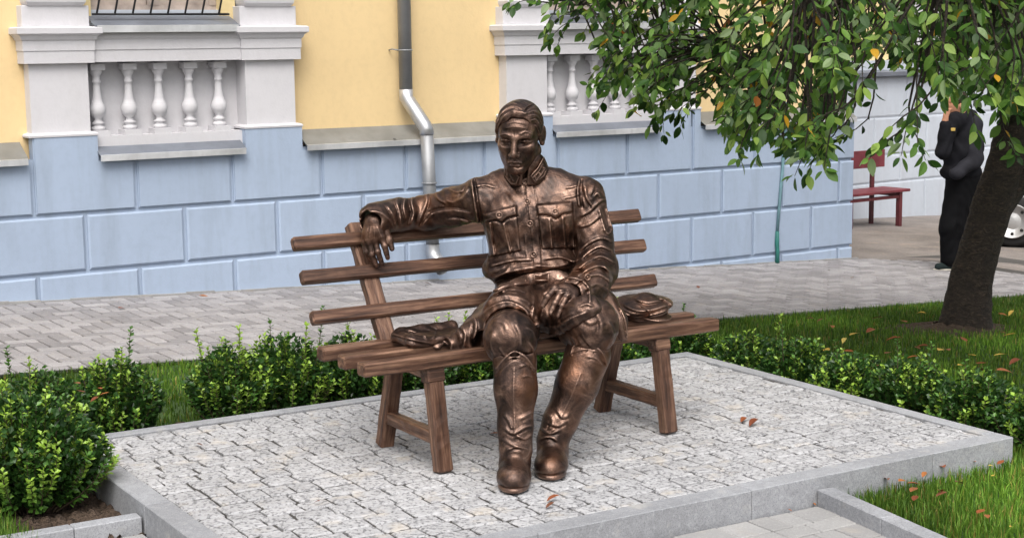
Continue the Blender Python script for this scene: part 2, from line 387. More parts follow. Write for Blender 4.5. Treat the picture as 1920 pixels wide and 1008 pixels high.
# grit filling the joints, high in places so that the joints show only here and there
nx, ny = 340, 210
GX = np.linspace(sw * .5, PU1 - PU0 - sw * .4, nx); GY = np.linspace(sw * .5, PV1 - PV0 - sw * .4, ny); A, B = np.meshgrid(GX, GY, indexing='ij')
def lowfreq(shape, cells, seed, smooth=True):
    r = np.random.default_rng(seed).random((cells[0] + 2, cells[1] + 2))
    x = np.linspace(0, cells[0], shape[0]); y = np.linspace(0, cells[1], shape[1]); xi = x.astype(int); yi = y.astype(int); fx = x - xi; fy = y - yi
    fx = fx * fx * (3 - 2 * fx); fy = fy * fy * (3 - 2 * fy)
    a = r[np.ix_(xi, yi)]; b = r[np.ix_(xi + 1, yi)]; c = r[np.ix_(xi, yi + 1)]; d = r[np.ix_(xi + 1, yi + 1)]
    return (a * (1 - fx[:, None]) + b * fx[:, None]) * (1 - fy) + (c * (1 - fx[:, None]) + d * fx[:, None]) * fy
Zf = .13 - .0135 + .020 * (lowfreq((nx, ny), (60, 40), 1) - .5) + .008 * (lowfreq((nx, ny), (15, 9), 2) - .5) + RNG.normal(0, .0018, (nx, ny))
Zf = np.minimum(Zf, .1195 + RNG.normal(0, .0012, Zf.shape)); i = np.arange(nx * ny).reshape(nx, ny); Fq = np.stack([i[:-1, :-1], i[1:, :-1], i[1:, 1:], i[:-1, 1:]], -1).reshape(-1, 4)
link('joint_grit', np_mesh('joint_grit', np.stack([A, B, Zf], -1).reshape(-1, 3), Fq, True), M_FILL, PLAT)

# ---------------------------------------------------------------- paved path in front, kerbs left and right of it
PATH = empty('path', mat=MP @ Matrix.Translation((0, 0, -.112)), kind='structure')
MB().add([(-3, 1.0, -.014), (4.3, 1.0, -.014), (4.3, 4.575, -.014), (-3, 4.575, -.014)], [(0, 1, 2, 3)]).add([(-3, 4.575, -.014), (1.85, 4.575, -.014), (1.85, 5.76, -.014), (-3, 5.76, -.014)], [(0, 1, 2, 3)]).build('joint_bed', M_JOINT, PATH)
def paver(x0, x1, y0, y1):
    MB().cbox(x0 + .003, x1 - .003, y0 + .003, y1 - .003, -.05, random.uniform(-.002, .002), .004).build('paver', M_PAVER, PATH)
row = 0; v = 4.572
while v > 3.35:
    h = .105 if row % 3 == 1 else .155; u_ = 4.235
    while u_ > 2.6:
        w_ = random.choice((.105, .155, .21, .21)); paver(u_ - w_, u_, v - h, v); u_ -= w_
    v -= h; row += 1
v = 5.722; row = 0
while v > 4.9:
    u_ = 1.848
    while u_ > 1.0:
        w_ = random.choice((.155, .21, .105)); paver(u_ - w_, u_, v - .155, v); u_ -= w_
    v -= .155
KERB = empty('kerb', mat=MP @ Matrix.Translation((1.85, 5.73, -.15)), kind='structure')
for a, b_ in ((-.262, -.002), (-1.0, -.264), (-1.9, -1.002)): MB().cbox(a, b_, 0, .068, 0, .102, .004).build('kerb_stone', M_SLAB, KERB)
KERB2 = empty('kerb', mat=MP @ Matrix.Translation((4.242, 4.58, -.15)) @ Matrix.Rotation(math.radians(-8.5), 4, 'Z'), kind='structure')
for a, b_ in ((-.42, -.0), (-1.42, -.422), (-2.4, -1.422)): MB().cbox(0, .078, a, b_, 0, .102, .004).build('kerb_stone', M_SLAB, KERB2)

# ---------------------------------------------------------------- lawn and soil
lawn_mat, _nt, _b = new_mat('lawn_soil'); _v = coord(_nt)
_nt.links.new(ramp(_nt, noise(_nt, _v, 6, 6), [(.35, (.022, .05, .012)), (.65, (.045, .085, .02))]), _b.inputs['Base Color']); _b.inputs['Roughness'].default_value = 1
def lawn_z(X, Y): return ground_z(X, Y)
sheet('lawn', -9, 9.7, 2.672, 4.80, 160, 30, lawn_mat, lawn_z, -.03, .004, kind='structure')       # behind the platform
sheet('lawn', 2.55, 12, 4.80, 11.0, 90, 60, lawn_mat, lawn_z, -.03, .004, kind='structure')         # right of it
sheet('lawn', -9, -1.06, 4.80, 5.93, 60, 24, lawn_mat, lawn_z, -.03, .004, kind='structure')          # left of it
def uv_sheet(name, u0, u1, v0, v1, nu, nv, mat, dz, rough, **kw):
    A, B = np.meshgrid(np.linspace(u0, u1, nu), np.linspace(v0, v1, nv), indexing='ij'); c, s_ = math.cos(YP), math.sin(YP)
    X = A * c - B * s_; Y = A * s_ + B * c; Z = ground_z(X, Y) + dz + RNG.normal(0, rough, X.shape); i = np.arange(nu * nv).reshape(nu, nv)
    return link(name, np_mesh(name, np.stack([X, Y, Z], -1).reshape(-1, 3), np.stack([i[:-1, :-1], i[1:, :-1], i[1:, 1:], i[:-1, 1:]], -1).reshape(-1, 4), True), mat, **kw)
uv_sheet('lawn', 4.36, 9, 1.0, 4.57, 60, 50, lawn_mat, -.02, .003, kind='structure')
uv_sheet('lawn', 5.40, 9, 4.57, 5.2, 50, 20, lawn_mat, -.026, .003, kind='structure')
sheet('soil_bed', -1.62, -1.055, 4.2, 5.93, 40, 60, M_SOIL, lawn_z, -.012, .010, kind='structure')
sheet('soil_bed', -1.6, 2.95, 4.30, 4.86, 160, 26, M_SOIL, lawn_z, -.006, .010, kind='structure')
sheet('soil_bed', 2.40, 2.95, 4.86, 7.10, 26, 90, M_SOIL, lawn_z, -.006, .010, kind='structure')

# ================================================================ THE HOUSE
HOUSE = empty('house', mat=MW, label='yellow plastered house with white pilasters and blue block plinth behind the walkway', cat='house')
SE = 8.73                                                     # right-hand corner of the house
def hb(name, mat, parent=None): 
    def f(mb, **kw): return mb.build(name, mat, parent or HOUSE, **kw)
    return f
PIL = [(-1.43, -.93), (.28, .79), (1.985, 2.48), (4.45, 4.95), (6.17, 6.67)]
BAYS = [(-.93, .28, 0), (.79, 1.985, 1), (2.48, 4.45, 0), (4.95, 6.17, 1), (6.67, SE, 0)]
# blocks of the plinth, each proud of a recessed backing
MB().box(-6, SE - .022, .022, .5, -1.2, .90).build('plinth_backing', M_BLUE, HOUSE)
LZ = [(-.85, -.41), (-.41, .045), (.045, .485), (.485, .93)]
off = [.67, .29, .67, .29]
def block(x0, x1, z0, z1):
    x0 = max(x0, -3.0); x1 = min(x1, SE)
    if x1 - x0 < .03: return
    gx = .014; xe = x1 - (gx if x1 < SE - .001 else 0)
    mb = MB(); y = 0.0
    a = [(x0 + gx, z0 + gx), (xe, z0 + gx), (xe, z1 - gx), (x0 + gx, z1 - gx)]; c = .014
    b_ = [(x0 + gx + c, z0 + gx + c), (xe - c, z0 + gx + c), (xe - c, z1 - gx - c), (x0 + gx + c, z1 - gx - c)]
    vs = [(x, .03, z) for x, z in a] + [(x, .010, z) for x, z in a] + [(x, 0, z) for x, z in b_]
    fs = [(8, 9, 10, 11)] + [(k, (k + 1) % 4, 4 + (k + 1) % 4, 4 + k) for k in range(4)] + [(4 + k, 4 + (k + 1) % 4, 8 + (k + 1) % 4, 8 + k) for k in range(4)]
    mb.add(vs, fs).build('plinth_block', M_BLUE, HOUSE)
for (z0, z1), o in zip(LZ, off):
    if z0 > .4: continue
    k = -5
    while o + .785 * k < SE:
        block(o + .785 * k, o + .785 * (k + 1), z0, z1); k += 1
# top course: blocks rise under the pilasters to carry them
def top_block(x0, x1):
    x0 = max(x0, -3); x1 = min(x1, SE); gx = .013
    cuts = [x0 + gx]; tops = []
    ev = sorted({x0 + gx, x1 - (gx if x1 < SE - .001 else 0)} | {p for q in PIL for p in q if x0 + gx + .03 < p < x1 - gx - .03})
    zt = lambda x: 1.062 if any(p0 - .001 < x < p1 + .001 for p0, p1 in PIL) else .872
    z0 = .485 + gx; mb = MB(); poly = [(ev[0], z0)]
    up = []
    for a, b_ in zip(ev[:-1], ev[1:]): m_ = zt((a + b_) / 2); up += [(a, m_), (b_, m_)]
    poly = [(ev[0], z0), (ev[-1], z0)] + up[::-1]
    pp = [];  
    for q in poly:
        if not pp or q != pp[-1]: pp.append(q)
    n = len(pp); vs = [(x, 0, z) for x, z in pp] + [(x, .1, z) for x, z in pp]
    fs = [tuple(range(n))] + [(i, (i + 1) % n, (i + 1) % n + n, i + n) for i in range(n)]
    me = mb.add(vs, fs).fixed('plinth_block'); bm = bmesh.new(); bm.from_mesh(me)
    ed = [e for e in bm.edges if all(abs(v.co.y) < 1e-6 for v in e.verts) and abs(e.verts[0].co.x - e.verts[1].co.x) * 1 + (1 if abs(e.verts[0].co.z - z0) < 1e-6 or abs(e.verts[0].co.z - e.verts[1].co.z) > .2 else 0) > .9]
    bmesh.ops.bevel(bm, geom=ed, offset=.010, segments=2, affect='EDGES'); bm.to_mesh(me); bm.free()
    link('plinth_block', me, M_BLUE, HOUSE)
k = -5
while .29 + .785 * k < SE: top_block(.29 + .785 * k, .29 + .785 * (k + 1)); k += 1
# upper walls
wall = MB()
WT = .15                                                      # face of the yellow wall, set back behind the ledge
for a, b_, kind in BAYS:
    if not kind: wall.box(a - .06, b_ + .06 if b_ < SE else SE - .1, WT, .6, .88, 6.0)
wall.box(-6, -1.37, WT, .6, .88, 6.0)
wall.build('yellow_wall', M_YELL, HOUSE)
MB().box(SE - .35, SE - .012, .5, 6, -1.2, .9).build('plinth_return', M_BLUE, HOUSE)
MB().box(SE - .45, SE - .1, .6, 6, .88, 6.0).build('side_wall', M_YELL, HOUSE)
def ledge(x0, x1, y0, z0, y1, z1, mat):
    """sloping sheet-metal ledge with a folded front edge"""
    L = MB().extrude([(y0, z0), (y1, z1), (y1, z1 - .006), (y0, z0 - .008)], x0, x1).build('ledge', mat, HOUSE)
    MB().extrude([(y0 - .004, z0 + .001), (y0 + .004, z0 + .003), (y0 + .006, z0 - .042), (y0 - .002, z0 - .044)], x0 + .004, x1 - .004).build('folded_edge', M_EDGE, L)
    return L
for a, b_, kind in BAYS:
    if kind: ledge(a - .005, b_ - .02, -.06, .915, .08, .985, M_LEDGE)
    else: ledge(a + .01 if a > 0 else -6, min(b_ - .03, SE + .1), -.06, .915, WT + .01, 1.035, M_LEDGEG)
for x in (3.36, 1.3): pass
MB().box(3.30, 3.315, -.055, .13, .925, .93).build('ledge_seam', M_LEDGEG, HOUSE, Matrix.Translation((0, 0, .004)) @ Matrix.Rotation(0, 4, 'X'))
# pilasters: base lip, die, entablature cap, upper die
def moulding(x0, x1, prof, yb, mb=None):
    """profile (projection, z) run along the front and returned along both sides"""
    mb = mb or MB(); vs = []; n = len(prof)
    for p, z in prof: vs += [(x0 - p, yb, z), (x0 - p, -p, z), (x1 + p, -p, z), (x1 + p, yb, z)]
    fs = []
    for i_ in range(n - 1):
        for j in range(3): fs.append((4 * i_ + j, 4 * i_ + j + 1, 4 * i_ + 4 + j + 1, 4 * i_ + 4 + j))
    fs.append((3, 2, 1, 0)); fs.append(tuple(4 * (n - 1) + q for q in range(4)))
    return mb.add(vs, fs)
CAPPROF = [(-.030, 1.600), (.012, 1.602), (.012, 1.692), (.018, 1.694), (.018, 1.765), (.028, 1.775), (.04, 1.80), (.06, 1.815), (.066, 1.818), (.066, 1.858), (.050, 1.866), (.0, 1.870), (-.03, 1.872)]
for x0, x1 in PIL:
    R_ = moulding(x0, x1, [(0.0, 1.062), (.006, 1.064), (.008, 1.078), (-.004, 1.088), (-.028, 1.094)], .3).build('pilaster', M_WHITE, HOUSE)
    MB().box(x0 + .03, x1 - .04, .03, .3, 1.09, 1.602).build('die', M_WHITE, R_)
    moulding(x0 + .0, x1 - .01, CAPPROF, .3).build('cap', M_WHITE, R_)
    MB().cbox(x0 + .0, x1 - .01, .03, .4, 1.868, 2.022, .004).build('upper_die', M_WHITE, R_)
    moulding(x0 + .03, x1 - .04, [(-.03, 2.018), (-.015, 2.024), (.0, 2.045), (.004, 2.07), (-.008, 2.095), (-.02, 2.1), (-.02, 3.6)], .4).build('column_base', M_WHITE, R_)
# balustrade bays with window above
BAL = [(.052, .0), (.052, .028), (.036, .032), (.036, .042), (.046, .05), (.050, .058), (.030, .07), (.027, .09), (.052, .115), (.060, .14), (.061, .165), (.053, .19), (.050, .194), (.050, .200), (.043, .204), (.038, .235), (.031, .28), (.0275, .33), (.0265, .352), (.033, .358), (.033, .374), (.027, .378), (.031, .41), (.045, .435), (.049, .448), (.048, .455)]
bal_me = MB().lathe(BAL, 20).box(-.054, .054, -.054, .054, .452, .50).fixed('baluster'); bal_me.materials.append(M_WHITE)
M_FRAME = mat_paint('weathered_frame', (.46, .38, .33), .8, .35); M_GLASS, _nt, _b = new_mat('window_glass')
_b.inputs['Base Color'].default_value = (.012, .013, .014, 1); _b.inputs['Roughness'].default_value = .08
M_IRON = mat_paint('black_iron', (.012, .012, .014), .45)
for a, b_, kind in BAYS:
    if not kind: continue
    MB().box(a - .055, b_ + .045, .21, .6, .88, 1.62).build('panel_back', M_WHITE, HOUSE)
    fl = MB().box(a - .05, b_ + .04, .06, .22, .88, 1.052).build('balustrade_base', M_WHITE, HOUSE)
    bx = [.845, 1.094, 1.335, 1.583, 1.827] if a < 2 else [4.95 + x - .785 for x in (.845, 1.094, 1.335, 1.583, 1.827)]
    for x in bx:
        MB().box(x - .068, x + .068, .064, .21, 1.05, 1.092).build('baluster_block', M_WHITE, fl)
        link('baluster', bal_me, None, HOUSE, Matrix.Translation((x, .135, 1.092)))
    MB().extrude([(.01, 1.606), (.01, 1.694), (.003, 1.697), (.003, 1.77), (-.01, 1.79), (-.01, 1.86), (.45, 1.90), (.45, 1.606)], a - .01, b_ + .01).build('handrail', M_WHITE, HOUSE)
    # window sill, wall below the window, window
    L = MB().extrude([(-.055, 1.872), (.16, 1.948), (.16, 1.942), (-.055, 1.866)], a + .005, b_ - .035).build('window_sill', M_LEDGE, HOUSE)
    MB().extrude([(-.062, 1.874), (-.052, 1.876), (-.05, 1.826), (-.06, 1.824)], a + .02, b_ - .05).build('folded_edge', M_EDGE, L)
    W_ = MB().box(a - .02, b_ + .02, .21, .6, 1.86, 1.995).build('window', M_PALE, HOUSE)
    MB().box(a - .02, a + .05, .16, .6, 1.9, 3.8).box(b_ - .10, b_ + .02, .16, .6, 1.9, 3.8).build('reveal', M_PALEY, W_)
    fr = MB(); x0, x1 = a + .05, b_ - .10
    fr.box(x0, x1, .25, .34, 1.995, 2.035); xm = (x0 + x1) / 2
    for q in (x0, xm - .045, x1 - .06): fr.box(q, q + (.06 if q != xm - .045 else .09), .245, .34, 2.03, 3.7)
    fr.box(x0 + .06, xm - .05, .26, .33, 2.036, 2.075).box(xm + .05, x1 - .06, .26, .33, 2.036, 2.075)
    fr.build('frame', M_FRAME, W_)
    for q0, q1 in ((x0 + .06, xm - .045), (xm + .045, x1 - .06)): MB().box(q0, q1, .30, .305, 2.07, 3.7).build('pane', M_GLASS, W_)
    G_ = MB().tube([(a + .02, .05, 1.958), (b_ - .08, .05, 1.958)], .009, 6).tube([(a + .02, .05, 3.2), (b_ - .08, .05, 3.2)], .009, 6).build('window_grille', M_IRON, HOUSE)
    for q in range(8):
        x = a + .055 + q * .139
        pts = [(x + .13 * (1 - math.exp(-j * .055)) * 1.1 + (.0), .05 - .10 * math.sin(min(j * .05, 1) * math.pi / 2 * 1.2), 1.958 + j * .045) for j in range(10)] + [(x + .06, .05, 2.9), (x, .05, 3.2)]
        MB().tube(pts, .0085, 6).build('bar', M_IRON, G_)
# roof far above (out of sight) so that the house is whole
MB().extrude([(-.35, 6.0), (.3, 6.0), (3.2, 7.4), (6.2, 6.0), (6.2, 5.9), (-.35, 5.85)], -6.2, SE + .3).build('roof', mat_metal('roof_sheet', (.3, .12, .08), .6, .1), HOUSE)
MB().box(-6, SE - .1, .6, .75, -1, 6).build('inner_wall', M_PALE, HOUSE)

# ---------------------------------------------------------------- downpipe on the yellow wall
PIPE = empty('downpipe', mat=MW @ Matrix.Translation((3.615, -.12, -.30)), label='grey galvanised downpipe running down the yellow wall past the ledge', cat='downpipe')
def pl(s, y, z): return (s - 3.615, y + .12, z + .30)
r_ = .0565
MB().tube([pl(3.47, .055, 5.9), pl(3.482, .055, 1.30)], r_, 18).build('pipe', M_ZINC, PIPE)
MB().tube([pl(3.482, .055, 1.335), pl(3.484, .055, 1.262), pl(3.495, .035, 1.235), pl(3.565, -.105, 1.03), pl(3.572, -.12, 1.005), pl(3.573, -.12, .96)], [r_ + .004] * 6, 18).build('elbow', M_ZINC2, PIPE)
MB().tube([pl(3.573, -.12, 1.0), pl(3.612, -.12, -.02)], r_, 18).build('pipe', M_ZINC, PIPE)
MB().tube([pl(3.612, -.12, .03), pl(3.613, -.12, -.05), pl(3.617, -.15, -.09), pl(3.63, -.26, -.17)], [r_ + .004, r_ + .005, r_ + .006, r_ + .012], 18, cap=False).build('shoe', M_ZINC2, PIPE)
for z_ in (1.66,): 
    MB().tube([pl(3.478 + .0615 * math.cos(a), .055 + .0615 * math.sin(a), z_) for a in np.linspace(0, 6.283, 17)], .007, 5).tube([pl(3.42, .06, z_), pl(3.38, .10, z_ + .01), pl(3.38, .16, z_)], .006, 5).build('clamp', M_ZINC, PIPE)
MB().tube([pl(3.591 + .062 * math.cos(a), -.12 + .062 * math.sin(a), .55) for a in np.linspace(0, 6.283, 17)], .007, 5).tube([pl(3.65, -.12, .55), pl(3.665, .0, .55)], .006, 5).build('clamp', M_ZINC, PIPE)
# ---------------------------------------------------------------- green earthing cable on the plinth
c0 = MW @ Vector((7.66, -.02, walk_z(7.66)))
CAB = empty('cable', mat=MW @ Matrix.Translation((7.66, -.02, walk_z(7.66))), label='thin green cable running down the blue plinth near its right corner', cat='cable')
M_GRN = mat_paint('green_sleeve', (.03, .20, .17), .6, .4); M_GRN2 = mat_paint('grey_green_cable', (.16, .29, .33), .6, .2)
zz = walk_z(7.66)
MB().tube([(.09, .008, 1.1 - zz), (.085, .006, .9 - zz), (.06, .004, .45 - zz), (.02, .004, .05 - zz), (.0, .004, -.18 - zz)], .016, 8).build('wire', M_GRN2, CAB)
MB().tube([(.0, .0, 0), (.004, .0, .10), (-.004, .002, .2), (.0, .003, .32)], [.024, .02, .022, .018], 8).build('sleeve', M_GRN, CAB)

# ---------------------------------------------------------------- pale annex behind the corner
AX = Matrix.Translation((4.55, 21.35, 0)) @ Matrix.Rotation(math.radians(37), 4, 'Z')
ANX = empty('annex_building', mat=AX, label='pale blue block-walled annex behind the red bench', cat='building')
MB().box(-4, 16, .012, .5, -2.2, 1.40).build('wall', M_PALE, ANX)
for r0, (z0, z1, o) in enumerate([(-2.0, -1.14, 0), (-1.14, -.28, .55), (-.28, .10, .0), (.10, .62, .55), (.62, 1.17, .1)]):
    for k in range(-4, 12):
        x0 = o + k * 1.12; c = .02; gx = .010
        a = [(x0 + gx, z0 + gx), (x0 + 1.12 - gx, z0 + gx), (x0 + 1.12 - gx, z1 - gx), (x0 + gx, z1 - gx)]; b_ = [(x0 + gx + c, z0 + gx + c), (x0 + 1.12 - gx - c, z0 + gx + c), (x0 + 1.12 - gx - c, z1 - gx - c), (x0 + gx + c, z1 - gx - c)]
        vs = [(x, .02, z) for x, z in a] + [(x, .006, z) for x, z in a] + [(x, 0, z) for x, z in b_]
        fs = [(8, 9, 10, 11)] + [(k_, (k_ + 1) % 4, 4 + (k_ + 1) % 4, 4 + k_) for k_ in range(4)] + [(4 + k_, 4 + (k_ + 1) % 4, 8 + (k_ + 1) % 4, 8 + k_) for k_ in range(4)]
        MB().add(vs, fs).build('plinth_block', M_PALE, ANX)
MB().extrude([(-.10, 1.19), (-.10, 1.24), (.2, 1.32), (.2, 1.17), (-.02, 1.17)], -4, 16).build('ledge', M_LEDGE, ANX)
MB().box(-4, 16, .1, .5, 1.25, 6.5).build('upper_wall', M_PALEY, ANX)
for x0 in (1.1, 4.6, 8.1):
    P_ = MB().cbox(x0, x0 + .9, .02, .4, 1.32, 2.0, .01).build('pilaster', M_WHITE, ANX)
    MB().cbox(x0 - .08, x0 + .98, -.04, .4, 2.0, 2.2, .02).build('cap', M_WHITE, P_)
    MB().cbox(x0 + .06, x0 + .84, .03, .4, 2.2, 6.2, .01).build('shaft', M_WHITE, P_)
MB().extrude([(-.4, 6.4), (.5, 6.4), (4, 7.6), (6, 6.4)], -4.3, 16.3).build('roof', bpy.data.materials['roof_sheet'], ANX)
MB().box(-4, -3.6, .5, 6, -2.2, 6.4).box(15.6, 16, .5, 6, -2.2, 6.4).build('side_wall', M_PALEY, ANX)
# ================================================================ PLANTS
def mat_leafcol(name, rough=.45, spec=.4, trans=.15, obj_var=0.0):
    """leaf surface; colour comes from the per-leaf attribute"""
    m, nt, b = new_mat(name); a = nd(nt, 'ShaderNodeAttribute'); a.attribute_name = 'leafcol'
    nt.links.new(a.outputs['Color'], b.inputs['Base Color']); b.inputs['Roughness'].default_value = rough; b.inputs['Specular IOR Level'].default_value = spec
    t = nd(nt, 'ShaderNodeBsdfTranslucent'); hs = nd(nt, 'ShaderNodeHueSaturation'); hs.inputs['Value'].default_value = 1.3; nt.links.new(a.outputs['Color'], hs.inputs['Color']); nt.links.new(hs.outputs[0], t.inputs['Color'])
    mx = nd(nt, 'ShaderNodeMixShader'); mx.inputs[0].default_value = trans; nt.links.new(b.outputs[0], mx.inputs[1]); nt.links.new(t.outputs[0], mx.inputs[2])
    nt.links.new(mx.outputs[0], nt.nodes['Material Output'].inputs['Surface']); return m
M_GRASS = mat_leafcol('grass_blades', .55, .3, .25); M_BOX = mat_leafcol('box_leaves', .38, .45, .18); M_CHERRY = mat_leafcol('cherry_leaves', .5, .4, .3)
M_STEM = mat_paint('box_stem', (.09, .065, .04), .9, .3)
def norm(a): return a / (np.linalg.norm(a, axis=-1, keepdims=True) + 1e-12)
def srgb(c): c = np.asarray(c, float) / 255; return np.where(c < .04045, c / 12.92, ((c + .055) / 1.055) ** 2.4)

# ---------------------------------------------------------------- grass
def grass(name, pts, hmin, hmax, wid, label, dry=.06, seed=0, lit=1.0):
    r = np.random.default_rng(seed); n = len(pts); h = r.uniform(hmin, hmax, n); az = r.uniform(0, 2 * np.pi, n); lean = r.normal(0, .45, n)
    dx = np.stack([np.cos(az), np.sin(az), np.zeros(n)], -1); sd = np.stack([-np.sin(az), np.cos(az), np.zeros(n)], -1); up = np.array([0, 0, 1.])
    w = (wid * r.uniform(.7, 1.3, n))[:, None]; b = pts
    m1 = b + up * (h * .55)[:, None] + dx * (h * .22 * lean)[:, None]; tp = b + up * (h * (1 - .25 * np.abs(lean)))[:, None] + dx * (h * .75 * lean)[:, None]
    V = np.stack([b - sd * w, b + sd * w, m1 - sd * w * .75, m1 + sd * w * .75, tp], 1).reshape(-1, 3)
    i = np.arange(n)[:, None] * 5; T = np.concatenate([i + [0, 1, 3], i + [0, 3, 2], i + [2, 3, 4]], 0)
    base = srgb((50, 84, 22)) * lit; lite = srgb((112, 146, 52)) * lit; dryc = srgb((165, 150, 80)); k = r.random(n)[:, None] ** 1.3  # green of the blades is scaled per patch
    c = base * (1 - k) + lite * k; dm = r.random(n) < dry; c[dm] = dryc * r.uniform(.6, 1.1, (dm.sum(), 1))
    patch = .75 + .5 * np.sin(pts[:, 0] * 3.1 + 1) * np.sin(pts[:, 1] * 2.3); c = c * np.clip(patch, .6, 1.2)[:, None]
    C4 = np.concatenate([np.repeat(c, 5, 0), np.ones((5 * n, 1))], 1)
    return link(name, np_mesh(name, V, T, False, {'leafcol': C4}), M_GRASS, kind='stuff', label=label, cat='grass')
def st_to_xyz(s, t):
    X = P0[0] + s * UWv[0] + t * NWv[0]; Y = P0[1] + s * UWv[1] + t * NWv[1]; return np.stack([X, Y, ground_z(X, Y) - .03], -1)
def uv_to_xyz(U, V):
    c, s = math.cos(YP), math.sin(YP); X = U * c - V * s; Y = U * s + V * c; return np.stack([X, Y, ground_z(X, Y) - .03], -1)
r = np.random.default_rng(11)
TRUNK = np.array([3.12, 11.0])
def clear(p, rad=.36): return p[np.hypot(p[:, 0] - TRUNK[0], p[:, 1] - TRUNK[1]) > rad * r.uniform(.5, 1.1, len(p))]
n = 90000; S = r.uniform(2.5, 9.4, n); T = r.uniform(2.68, 7.4, n); pts = st_to_xyz(S, T); px = to_px(pts); ok = (px[:, 0] < 2000) & (px[:, 0] > 1200) & ((S > 2.95) | (T < 4.45))
grass('grass', clear(pts[ok]), .035, .068, .0030, 'mown green grass on the lawn around the tree', seed=1, lit=1.25)
n = 26000; U = r.uniform(4.36, 6.6, n); V = r.uniform(3.4, 4.565, n); pts = uv_to_xyz(U, V); pts[:, 2] += .012; ok = (U - 4.34 > (4.58 - V) * math.tan(math.radians(-8.5)) + .0) & (to_px(pts)[:, 0] < 1990)
n2 = 7000; U2 = r.uniform(5.42, 6.4, n2); V2 = r.uniform(4.565, 4.95, n2); pts2 = uv_to_xyz(U2, V2); pts2[:, 2] += .006
grass('grass', np.concatenate([pts[ok], pts2]), .035, .085, .0022, 'bright grass patch between the right kerb and the platform corner', seed=2, lit=1.5, dry=.10)
n = 30000; S = r.uniform(-2.4, 2.9, n); T = r.uniform(2.68, 4.5, n); pts = st_to_xyz(S, T)
grass('grass', pts, .035, .06, .003, 'strip of grass behind the hedge along the walkway', seed=3)
n = 22000; S = r.uniform(-2.6, -1.5, n); T = r.uniform(4.4, 5.93, n); pts = st_to_xyz(S, T); pts[:, 2] += .01; ok = (S < -1.50 - .12 * r.random(n)) 
grass('grass', pts[ok], .05, .12, .0024, 'tufted grass in the bottom left corner beside the soil', seed=4)

